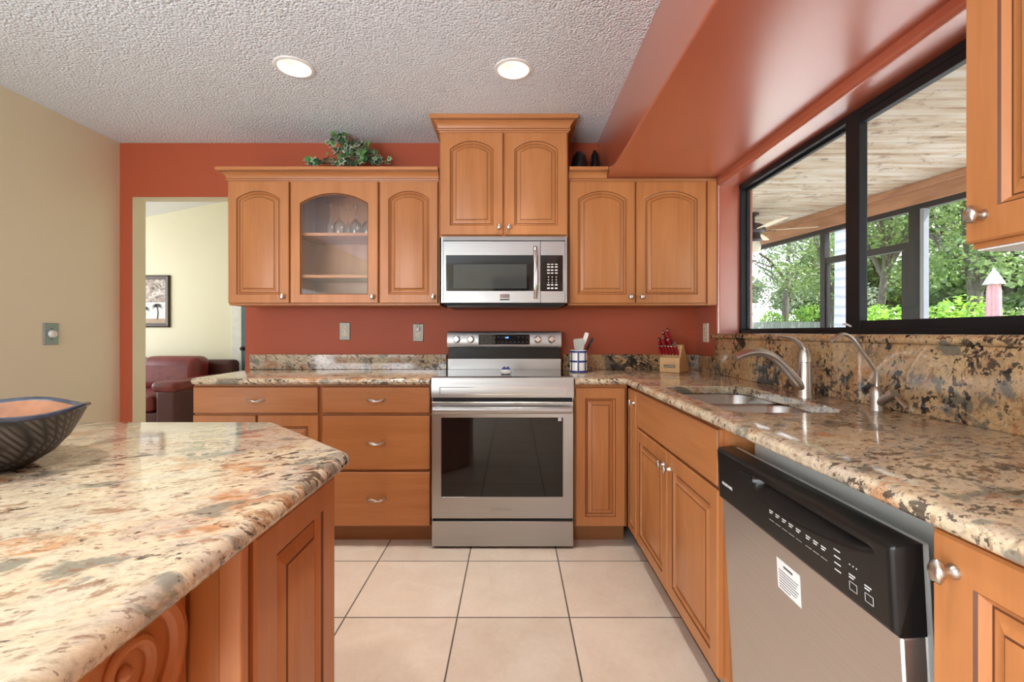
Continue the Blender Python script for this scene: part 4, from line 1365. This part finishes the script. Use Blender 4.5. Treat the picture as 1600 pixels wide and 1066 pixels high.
# dark vases on top of the right cabinets
def vase(x, y, h_, r_, label):
    z_ = UZ1 + .001
    o = B().lathe([(r_ * .7, z_), (r_, z_ + h_ * .3), (r_ * .98, z_ + h_ * .55), (r_ * .75, z_ + h_ * .85), (r_ * .35, z_ + h_ * .98), (.001, z_ + h_)], (x, y, 0), 28).build('dark_vase', plain('black_glaze', (.008, .008, .010), .12))
    tag(o, label, 'vase')
vase(.420, 2.90, .225, .056, 'black glazed vase on top of the cabinets right of the microwave cabinet')
vase(.530, 2.96, .26, .03, 'second dark vase almost hidden behind the red soffit edge')

# ------------------------------------------------------------------ living room beyond the opening
YF = 6.32
LXR = -1.7
lw = B()
lw.box(-7.0, LXR + .1, YF, YF + .1, 0, 4.0); lw.box(LXR, LXR + .1, YB + .11, YF, 0, 4.0)
lw.box(-7.0, -6.9, YB + .11, YF, 0, .6); lw.box(-7.0, -6.9, YB + .11, YF, 2.4, 4.0); lw.box(-7.0, XL - .1, YB + .05, YB + .11, 0, 4.0); lw.box(XL - .1, LXR + .1, YB + .1101, YB + .13, 2.62, 4.0)
o = lw.build('wall_living', CREAM, smooth=0); struct(o)
lc = B()
lc.loft([[(-7.0, YB + .1, 2.395), (LXR + .1, YB + .1, 3.455)], [(-7.0, YF + .1, 2.395), (LXR + .1, YF + .1, 3.455)], [(-7.0, YF + .1, 2.45), (LXR + .1, YF + .1, 3.51)], [(-7.0, YB + .1, 2.45), (LXR + .1, YB + .1, 3.51)]], closed=False, cap0=False, cap1=False)
o = lc.build('ceiling_living', WHITE_P, smooth=0); struct(o)

# white door frame + blue glazed door on the far wall
dr_ = thing('door_1', None, None, (-3.3, YF, 0)); struct(dr_)
a = B(); a.box(-3.905, -3.765, YF - .02, YF - .001, 0, 2.12); a.box(-2.95, -2.82, YF - .02, YF - .001, 0, 2.12); a.box(-3.765, -2.95, YF - .02, YF - .001, 2.03, 2.12)
a.build('door_casing', WHITE_PL, dr_, bevel=.004)
a = B(); a.box(-3.760, -2.955, YF - .015, YF - .001, 0, 2.025); a.build('door_slab', plain('teal_door', (.07, .16, .20), .35), dr_, smooth=0)
a = B(); a.lathe([(.03, 0), (.03, -.01), (.012, -.014), (.012, -.04), (.028, -.05), (.026, -.07), (.001, -.075)], (-3.725, YF - .015, .94), 18, ax='y'); a.build('door_handle', BLK_PL, dr_)

# sofa
sf = thing('leather_sofa', 'dark red leather sofa seen through the doorway, against the far cream wall', 'sofa', (-4.75, 5.7, 0))
def pillow(name, x0, x1, y0, y1, z0, z1, mat, bev=.07, lean=0):
    a = B()
    n_ = 8
    nx, nz = 8, 8
    F = Frame((0, 0, 0), (1, 0, 0), (0, 1, 0), (0, lean, 1))
    a.F = F
    a.box(x0, x1, y0 - lean * z0, y1 - lean * z0, z0, z1)
    o = a.build(name, mat, sf, bevel=bev, seg=5, smooth=60)
    return o
pillow('base', -5.62, -3.92, 5.02, 6.05, .06, .28, LEATHER_D, .03)
pillow('back_frame', -5.72, -3.72, 6.00, 6.22, .06, .80, LEATHER_D, .06)
for x0, x1 in ((-5.52, -4.73), (-4.72, -3.96)):
    pillow('seat_cushion', x0, x1, 4.98, 5.80, .28, .47, LEATHER, .07)
    pillow('back_cushion', x0 + .01, x1 - .01, 5.66, 5.98, .44, .86, LEATHER, .11, .12)
for x0, x1 in ((-3.95, -3.70), (-5.76, -5.53)):
    ar = pillow('armrest', x0, x1, 5.0, 6.05, .05, .54, LEATHER_D, .05)
    a = B(); a.box(x0 - .03, x1 + .02, 4.97, 6.0, .50, .62)
    a.build('arm_pad', LEATHER, ar, bevel=.055, seg=5, smooth=60)

# framed palm picture
pf = thing('framed_picture', 'dark framed palm tree print on the far wall above the sofa', 'picture', (-5.03, YF, 1.24))
FP = Frame((-5.03, YF - .001, 1.595), (1, 0, 0), (0, -1, 0))
a = B(FP); a.loft([R(-.27, .27, -.36, .36, 0), R(-.27, .27, -.36, .36, .02), R(-.255, .255, -.345, .345, .03), R(-.215, .215, -.305, .305, .022), R(-.213, .213, -.303, .303, .006)], cap1=False)
a.build('picture_frame', plain('dark_walnut_frame', (.05, .028, .014), .35), pf, smooth=0)
b = NB('picture_paper')
sp2 = b.n('SeparateXYZ'); b.l(b.coord('Object'), sp2.inputs[0])
nzp = b.noise(b.coord('Object', (3, 1, 5), (0, .5, 0)), 3.0, 5, .65, 1.5)
sky_ = b.ramp(nzp, [(.35, (.10, .06, .045)), (.5, (.45, .36, .30)), (.65, (.75, .72, .70))])
zr = b.n('Math', operation='GREATER_THAN'); b.l(sp2.outputs['Z'], zr.inputs[0]); zr.inputs[1].default_value = .34
b.set(Base_Color=b.mix(zr.outputs[0], (.72, .74, .76, 1), sky_), Roughness=.4)
B(FP).box(-.214, .214, .004, .007, -.304, .304).build('print', b.m, pf, smooth=0)
a = B(FP); a.box(-.214, .214, .0071, .0085, -.304, -.24); a.build('print_beach', plain('print_sand', (.45, .32, .22), .5), pf, smooth=0)
a = B(FP)
for bx_, hh in ((.095, .17), (-.08, .13)):
    a.tube([(bx_, .009, -.25), (bx_ + .008, .009, -.25 + hh * .6), (bx_ - .004, .009, -.25 + hh)], .006, 6)
    for k in range(9):
        t = PI * (k / 8) * 1.3 - .45
        e_ = (bx_ - .004 + .075 * math.cos(t), .009, -.25 + hh + .05 * math.sin(t))
        a.tube([(bx_ - .004, .009, -.25 + hh), ((bx_ + e_[0]) / 2, .009, (e_[2] - .25 + hh) / 2 + .018), e_], [.005, .007, .002], 5)
a.build('print_palms', PRINT_D, pf)

# picture on the rear wall, mirrored in the microwave door
rp_ = thing('framed_picture', 'wide dark framed picture on the rear wall, mirrored in the microwave window', 'picture', (-.045, YR, 1.45))
FQ = Frame((-.045, YR + .001, 1.84), (1, 0, 0), (0, 1, 0))
a = B(FQ); a.loft([R(-.33, .33, -.39, .37, 0), R(-.33, .33, -.39, .37, .02), R(-.31, .31, -.37, .35, .03), R(-.27, .27, -.33, .31, .022), R(-.268, .268, -.328, .308, .006)], cap1=False)
a.build('picture_frame', plain('brown_frame', (.16, .09, .05), .4), rp_, smooth=0)
B(FQ).box(-.269, .269, .004, .007, -.329, .309).build('print', plain('dusky_print', (.16, .13, .14), .4, 0, .4), rp_, smooth=0)

# ------------------------------------------------------------------ outdoors
# lanai
def beam_line(d): return 3.95 - .1875 * d          # inner face of the outer beam: x at depth d
LD = Vector((-.1875, 1, 0)).normalized()             # along the screen
LN = Vector((1, .1875, 0)).normalized()              # outward
FL = Frame((beam_line(3.36), 3.36, 0), LD, LN)
o = B().box(XE, 3.9, -2.5, 8.0, -.12, -.02).build('patio_slab', plain('concrete', (.66, .64, .60), .8), smooth=0); struct(o)
b = NB('patio_boards')
co = b.coord('World', (1.2, 9, 1))
n1 = b.noise(co, 1.6, 6, .65, .4)
n2 = b.noise(b.coord('World', (7, 10.3, 1)), 1.0, 5, .7, .6)
c1 = b.ramp(n1, [(.3, (.22, .14, .08)), (.45, (.35, .28, .20)), (.6, (.43, .39, .33)), (.75, (.36, .37, .35))])
c1 = b.mix(b.ramp(n2, [(.56, (0, 0, 0)), (.66, (.75, .75, .75))]), c1, (.14, .09, .06, 1))
b.set(Base_Color=c1, Roughness=.7); b.bump(n2, .3, .01)
BOARDS = b.m
a = B()
y_ = -2.5
while y_ < 8.0:
    # each board: shallow V-grooved profile running away from the house
    a.prism([(y_, 2.40), (y_ + .0895, 2.40), (y_ + .0895, 2.378), (y_ + .080, 2.370), (y_ + .010, 2.370), (y_, 2.378)], XE, 4.03 - .1875 * y_, 'x')
    y_ += .09
o = a.build('patio_ceiling', BOARDS, smooth=0); struct(o)
b = NB('cedar_beam')
co = b.coord('Object', (9, .8, 9))
n1 = b.noise(co, 1.5, 5, .6, .5)
vk = b.n('TexVoronoi'); vk.inputs['Scale'].default_value = 2.2; b.l(b.coord('Object', (2, 1, 2.4)), vk.inputs['Vector'])
c1 = b.ramp(n1, [(.3, (.24, .11, .06)), (.7, (.38, .20, .12))])
c1 = b.mix(b.ramp(vk.outputs['Distance'], [(.09, (.85, .85, .85)), (.14, (0, 0, 0))]), c1, (.06, .025, .012, 1))
b.set(Base_Color=c1, Roughness=.6)
CEDAR = b.m
o = B(FL).box(-6.0, 5.0, 0, .12, 2.20, 2.3695).build('patio_beam', CEDAR, bevel=.006); struct(o)
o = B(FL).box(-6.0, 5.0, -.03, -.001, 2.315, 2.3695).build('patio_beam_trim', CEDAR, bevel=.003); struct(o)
scr = thing('screen_enclosure', 'black aluminium screen frame with a screen door, along the patio edge outside the window', 'screen enclosure', FL((0.5, .03, -.02)))
B(FL).box(-6.0, 5.0, .01, .06, 2.155, 2.1995).build('top_rail', BLACK_AL, scr, smooth=0)
def at_px(px):            # distance along the screen for a pixel column
    k = (px - 802) / 711
    d = 3.95 / (k + .1875)
    return (Vector((k * d, d, 0)) - Vector((beam_line(3.36), 3.36, 0))).dot(LD)
s1, s2 = at_px(1284), at_px(1426)
for s__ in (s1, s2, s1 + 2.2, s2 - 1.9):
    wq = .055 if s__ == s2 else .035
    B(FL).box(s__ - wq, s__ + wq * .6, .0, .055, -.02, 2.155).build('post', BLACK_AL, scr, smooth=0)
dj = B(FL)
lo, hi = min(s1, s2), max(s1, s2)
dj.box(lo + .03, hi - .03, .005, .045, 1.845, 1.905)
dj.build('door_header', BLACK_AL, scr, smooth=0)
dj = B(FL); dj.box(lo + .035, lo + .095, .008, .04, .0, 1.84); dj.box(hi - .060, hi - .036, .008, .04, .0, 1.84); dj.box(lo + .095, hi - .06, .008, .04, .75, .83); dj.box(lo + .095, hi - .06, .008, .04, .0, .18)
dj.build('screen_door', BLACK_AL, scr, smooth=0)
B(FL).box(-6, lo - .02, .01, .05, .85, .90).box(hi + .03, 5, .01, .05, .85, .90).build('chair_rail', BLACK_AL, scr, smooth=0)
B(FL).box(s2 - .085, s2 - .056, .0, .05, -.02, 2.155).build('lit_post_side', plain('lit_post_grey', (.20, .22, .25), .5), scr, smooth=0)  # lit side of the post, its light put into the grey colour

# ceiling fan on the patio
fx_, fy_ = 2.44, 4.62
fan = thing('ceiling_fan', 'ceiling fan with pale blades and light, under the patio roof outside', 'ceiling fan', (fx_, fy_, 1.95))
DKB = plain('dark_bronze', (.035, .035, .04), .4, .5)
B().lathe([(.05, 2.3695), (.05, 2.35), (.012, 2.335), (.012, 2.27), (.06, 2.262), (.105, 2.235), (.11, 2.185), (.085, 2.165), (.001, 2.165)], (fx_, fy_, 0), 26).build('motor_housing', DKB, fan)
for k in range(5):
    t = 2 * PI * k / 5 - .35
    F = Frame((fx_, fy_, 2.19), (math.cos(t), math.sin(t), 0), (-math.sin(t), math.cos(t), .18))
    a = B(F); q = [(.16, -.05), (.40, -.066), (.52, -.06), (.56, -.02), (.56, .02), (.52, .06), (.40, .066), (.16, .05)]
    a.loft([[(u, v_, -.003) for u, v_ in q], [(u, v_, .003) for u, v_ in q]]); a.build('blade', plain('blade_wood', (.55, .47, .38), .5), fan, smooth=0)
    a = B(F); a.box(.08, .20, -.015, .015, -.010, -.0035); a.build('blade_arm', DKB, fan, smooth=0)
B().lathe([(.06, 2.165), (.065, 2.12), (.08, 2.10), (.06, 2.08)], (fx_, fy_, 0), 24).build('light_fitter', DKB, fan)
B().lathe([(.055, 2.08), (.068, 2.03), (.06, 1.97), (.03, 1.95), (.001, 1.948)], (fx_, fy_, 0), 24).build('glass_shade', plain('frosted_shade', (.7, .68, .6), .3), fan)

# garden
b = NB('lawn_grass'); n1 = b.noise(b.coord('World'), 3.0, 8, .7); b.set(Base_Color=b.ramp(n1, [(.3, (.08, .16, .03)), (.7, (.20, .32, .07))]), Roughness=.9)
DECK = plain('pool_deck', (.74, .71, .66), .8)
o = B().box(3.95, 8.2, -8, 7.9, -.149, -.10).build('pool_deck', DECK, smooth=0); struct(o)
o = B().box(-30, 60, YB + 5, 60, -.3, -.15).box(3.4, 60, -30, YB + 5, -.3, -.15).build('garden_ground', b.m, smooth=0); struct(o)

import numpy as np
def leaf_mat(name, c0_, c1_):
    b = NB(name)
    wn = b.noise(b.coord('World'), 9.0, 3, .7)
    wn2 = b.noise(b.coord('World'), 1.3, 3, .6)
    ad = b.n('Math', operation='MULTIPLY_ADD'); b.l(wn2, ad.inputs[0]); ad.inputs[1].default_value = .6; b.l(wn, ad.inputs[2])
    col = b.ramp(ad.outputs[0], [(.60, c0_), (1.0, c1_)])
    df = b.n('BsdfDiffuse'); b.l(col, df.inputs[0])
    tl = b.n('BsdfTranslucent'); b.l(col, tl.inputs[0])
    gs = b.n('BsdfGlossy'); gs.inputs['Roughness'].default_value = .35
    mx = b.n('MixShader'); mx.inputs[0].default_value = .4; b.l(df.outputs[0], mx.inputs[1]); b.l(tl.outputs[0], mx.inputs[2])
    m2 = b.n('MixShader'); m2.inputs[0].default_value = .06; b.l(mx.outputs[0], m2.inputs[1]); b.l(gs.outputs[0], m2.inputs[2])
    b.l(m2.outputs[0], b.out.inputs[0])
    return b.m
OAK = leaf_mat('oak_leaves', (.09, .16, .04), (.42, .52, .20))
PALE = leaf_mat('pale_leaves', (.18, .23, .13), (.58, .62, .46))
LIME = leaf_mat('lime_leaves', (.16, .34, .03), (.50, .72, .12))
BARK = NB('bark'); _n = BARK.noise(BARK.coord('Object', (6, 6, 1.5)), 3, 6, .7); BARK.set(Base_Color=BARK.ramp(_n, [(.3, (.06, .05, .04)), (.7, (.22, .18, .15))]), Roughness=.9); BARK.bump(_n, .6, .03); BARK = BARK.m

def leaves(name, blobs, n, size, mat, parent, seed):
    rs = np.random.RandomState(seed)
    wts = np.array([bl[3] * bl[4] * bl[5] for bl in blobs]) ** .67; wts /= wts.sum()
    idx = rs.choice(len(blobs), n, p=wts)
    bl = np.array(blobs)[idx]
    d = rs.normal(size=(n, 3)); d /= np.linalg.norm(d, axis=1)[:, None]
    rad = rs.uniform(.35, 1.05, n) ** .6
    c = bl[:, :3] + d * rad[:, None] * bl[:, 3:6]
    a = rs.normal(size=(n, 3)); a[:, 2] *= .6; a /= np.linalg.norm(a, axis=1)[:, None]
    t = rs.normal(size=(n, 3)); t -= (t * a).sum(1)[:, None] * a; t /= np.linalg.norm(t, axis=1)[:, None]
    nn = np.cross(a, t)
    L = size * rs.uniform(.6, 1.3, n)[:, None]
    v = np.stack([c - a * L * .5, c + t * L * .28 + nn * L * .06, c + a * L * .5, c - t * L * .28 + nn * L * .06], 1).reshape(-1, 3)
    off = np.array(wloc(parent)); v = v - off
    me = bpy.data.meshes.new(name)
    me.vertices.add(4 * n); me.vertices.foreach_set('co', v.ravel())
    me.loops.add(4 * n); me.loops.foreach_set('vertex_index', np.arange(4 * n, dtype=np.int32))
    me.polygons.add(n); me.polygons.foreach_set('loop_start', np.arange(0, 4 * n, 4, dtype=np.int32)); me.polygons.foreach_set('loop_total', np.full(n, 4, dtype=np.int32))
    me.update(calc_edges=True); me.validate()
    me.materials.append(mat)
    o = bpy.data.objects.new(name, me); COL.objects.link(o); o.parent = parent
    return o
def tree(px, d, h_, cr, z_low, mat, label, seed, n=7000, lean=0.0, size=.16, trunk_r=.14, branches=4, group=None):
    x = (px - 802) / 711 * d
    rs = random.Random(seed)
    r_ = thing('garden_tree', label, 'tree', (x, d, -.15), group)
    tk_ = B()
    top = Vector((x + lean, d, h_ * .72))
    mid = Vector((x + lean * .3 + rs.uniform(-.1, .1), d, h_ * .28))
    tk_.tube([(x, d, -.15), (x + lean * .08, d, h_ * .12), mid, top], [trunk_r * 1.25, trunk_r, trunk_r * .85, trunk_r * .4], 10)
    blobs = []
    for k in range(branches):
        t = 2 * PI * k / branches + rs.uniform(0, .8)
        e_ = Vector((x + lean * .7 + cr * .7 * math.cos(t), d + cr * .7 * math.sin(t), z_low + (h_ - z_low) * rs.uniform(.35, .8)))
        q0 = mid.lerp(top, rs.uniform(0, .4))
        tk_.tube([q0, q0.lerp(e_, .5) + Vector((0, 0, .25)), e_], [trunk_r * .55, trunk_r * .4, trunk_r * .12], 7)
        for j in range(3):
            f_ = q0.lerp(e_, rs.uniform(.4, 1)) + Vector((rs.uniform(-.6, .6), rs.uniform(-.6, .6), rs.uniform(-.5, .6)))
            tk_.tube([q0.lerp(e_, .4), f_], [trunk_r * .25, trunk_r * .06], 5)
    for k in range(14):
        t = rs.uniform(0, 2 * PI); rr_ = cr * rs.uniform(.15, .8)
        s__ = cr * rs.uniform(.30, .5)
        blobs.append((x + lean * .6 + rr_ * math.cos(t), d + rr_ * math.sin(t), rs.uniform(z_low + s__ * .5, h_ - s__ * .5), s__, s__, s__ * rs.uniform(.5, .8)))
    tk_.build('trunk', BARK, r_, smooth=60)
    leaves('foliage', blobs, n, size, mat, r_, seed)
    return r_
T = [(1372, 14.0, 7.6, 2.5, 2.5, OAK, 'oak tree seen through the screen door, with a forked grey trunk', 3, 5200, .5, .13),
     (1532, 11.6, 7.4, 2.6, 2.2, OAK, 'oak tree with spreading branches right of the screen door, behind the umbrella', 5, 6500, -.5, .18),
     (1312, 17.6, 8.0, 2.5, 2.4, OAK, 'leaning oak tree behind the pale palm trunk', 8, 4500, -.9, .15),
     (1225, 23.0, 9.0, 3.2, 2.2, PALE, 'pale feathery tree above the grey fence, left part of the window', 9, 10000, .3, .18)]
for px, d, h_, cr, zl, mt, lb_, sd, n_, ln_, tr_ in T:
    tree(px, d, h_, cr, zl, mt, lb_, sd, n_, ln_, .15, tr_)
BT = [(1118, 27, 'background tree standing furthest left beyond the window'), (1306, 28, 'background tree behind the pale palm trunk'), (1392, 25, 'background tree behind the forked oak'), (1478, 23.5, 'background tree right of the screen door post'), (1580, 16.5, 'background tree behind the closed umbrella'), (1700, 15, 'background tree beyond the right edge of the window')]
for k, (px, d, lb_) in enumerate(BT):
    tree(px, d, 9.5, 3.0, .8, OAK if k % 3 else PALE, lb_, 40 + k, 9000, 0, .34, .2, 3, 'background trees')
SH = [(1205, 20.9, 2.5, 'bright shrub rising over the left end of the grey fence'), (1255, 21.0, 2.7, 'bright shrub behind the grey fence, left of the screen door'), (1372, 11, 1.75, 'lime green shrub at the foot of the forked oak'), (1398, 10, 1.85, 'lime green shrub seen through the screen door beside its frame'), (1462, 9.5, 1.85, 'lime green shrub right of the screen door post'), (1500, 9.3, 1.9, 'tall lime green shrub left of the closed umbrella'), (1530, 10, 1.75, 'lime green shrub just behind the closed umbrella'), (1585, 9.6, 1.8, 'darker shrub right of the closed umbrella')]
for k, (px, d, h_, lb_) in enumerate(SH):
    x = (px - 802) / 711 * d
    r_ = thing('garden_shrub', lb_, 'shrub', (x, d, -.15), 'shrubs in the garden')
    rs = random.Random(70 + k)
    st_ = B()
    for j in range(5): st_.tube([(x, d, -.15), (x + rs.uniform(-.3, .3), d + rs.uniform(-.3, .3), h_ * .8)], [.03, .01], 5)
    st_.build('stems', BARK, r_)
    leaves('foliage', [(x + rs.uniform(-.35, .35), d + rs.uniform(-.35, .35), h_ * rs.uniform(.35, .8), .5, .5, .42) for j in range(7)], 2600, .11, LIME if k < 7 else OAK, r_, 70 + k)

# palm trunk
pl_ = thing('palm_tree', 'pale grey ringed palm trunk just outside the screen door', 'tree', (5.15, 7.0, -.15))
b = NB('palm_bark'); wv = b.n('TexWave', wave_type='BANDS', bands_direction='Z'); wv.inputs['Scale'].default_value = 2.2; wv.inputs['Distortion'].default_value = 2.5; b.l(b.coord('Object'), wv.inputs['Vector'])
b.set(Base_Color=b.ramp(wv.outputs['Fac'], [(.0, (.36, .37, .40)), (.35, (.47, .48, .52)), (1, (.52, .53, .57))]), Roughness=.85); b.bump(wv.outputs['Fac'], .4, .02)
B().lathe([(.24, -.15), (.20, .3), (.175, 1.5), (.165, 3.5), (.17, 5.4), (.10, 5.7)], (5.15, 7.0, 0), 24).build('trunk', b.m, pl_)
a = B()
for k in range(14):
    t = 2 * PI * k / 14; el = .9 - .8 * (k % 3) / 2
    c0v = Vector((5.15, 7.0, 5.6)); dv = Vector((math.cos(t) * math.cos(el), math.sin(t) * math.cos(el), math.sin(el)))
    rach = [c0v + dv * s_ - Vector((0, 0, .28 * s_ * s_)) for s_ in (0, .5, 1.0, 1.5, 2.0)]
    a.tube(rach, [.03, .025, .02, .015, .008], 5)
    sdv = Vector((-math.sin(t), math.cos(t), 0))
    for i in range(1, 5):
        for j in range(4):
            pbase = rach[i - 1].lerp(rach[i], j / 4)
            for sg in (-1, 1):
                tip = pbase + sdv * sg * .5 + dv * .25 - Vector((0, 0, .18))
                i0, i1, i2, i3 = a.pt(pbase), a.pt(pbase.lerp(tip, .4) + dv * .03), a.pt(tip), a.pt(pbase.lerp(tip, .4) - dv * .03)
                a.face((i0, i1, i2, i3))
a.build('fronds', OAK, pl_, recalc=False)

# closed pink umbrella
ux, uy = (1553 - 802) / 711 * 8.1, 8.1
um = thing('patio_umbrella', 'closed pale pink patio umbrella with a white top flap in the garden', 'umbrella', (ux, uy, -.15))
PINK = plain('pink_canvas', (.55, .30, .31), .8, 0, .1)
B().lathe([(.22, -.15), (.22, -.09), (.03, -.07), (.022, .0), (.022, 2.3), (.001, 2.32)], (ux, uy, 0), 16).build('pole', plain('pole_white', (.7, .7, .7), .4), um)
fold = lambda t, q: 1 + .16 * math.cos(8 * t + 1.5 * q)
B().lathe([(.10, 1.12), (.135, 1.18), (.10, 1.32), (.088, 1.6), (.085, 1.9), (.06, 2.18), (.025, 2.22)], (ux, uy, 0), 48, swirl=fold).build('canopy', PINK, um)
B().lathe([(.138, 2.02), (.132, 2.03), (.085, 2.15), (.055, 2.22), (.02, 2.27)], (ux, uy, 0), 32, swirl=lambda t, q: 1 + .14 * math.cos(8 * t) * (1 - q)).build('top_flap', plain('flap_canvas', (.55, .47, .44), .8), um)

# fence
fn = thing('garden_fence', 'weathered grey board fence at the back of the garden', 'fence', (14.5, 21, -.15))
a = B()
x_ = 9.0
while x_ < 16:
    a.box(x_, x_ + .135, 20.0, 20.02, -.15, 1.64 + random.uniform(-.01, .01)); x_ += .145
b = NB('grey_boards'); n1 = b.noise(b.coord('Object', (8, 8, 1)), 1.5, 5, .6); b.set(Base_Color=b.ramp(n1, [(.3, (.30, .30, .28)), (.7, (.50, .50, .47))]), Roughness=.85)
a.build('boards', b.m, fn, smooth=0)
B().box(9, 16, 20.02, 20.06, .2, .29).box(9, 16, 20.02, 20.06, 1.2, 1.29).build('rails', b.m, fn, smooth=0)
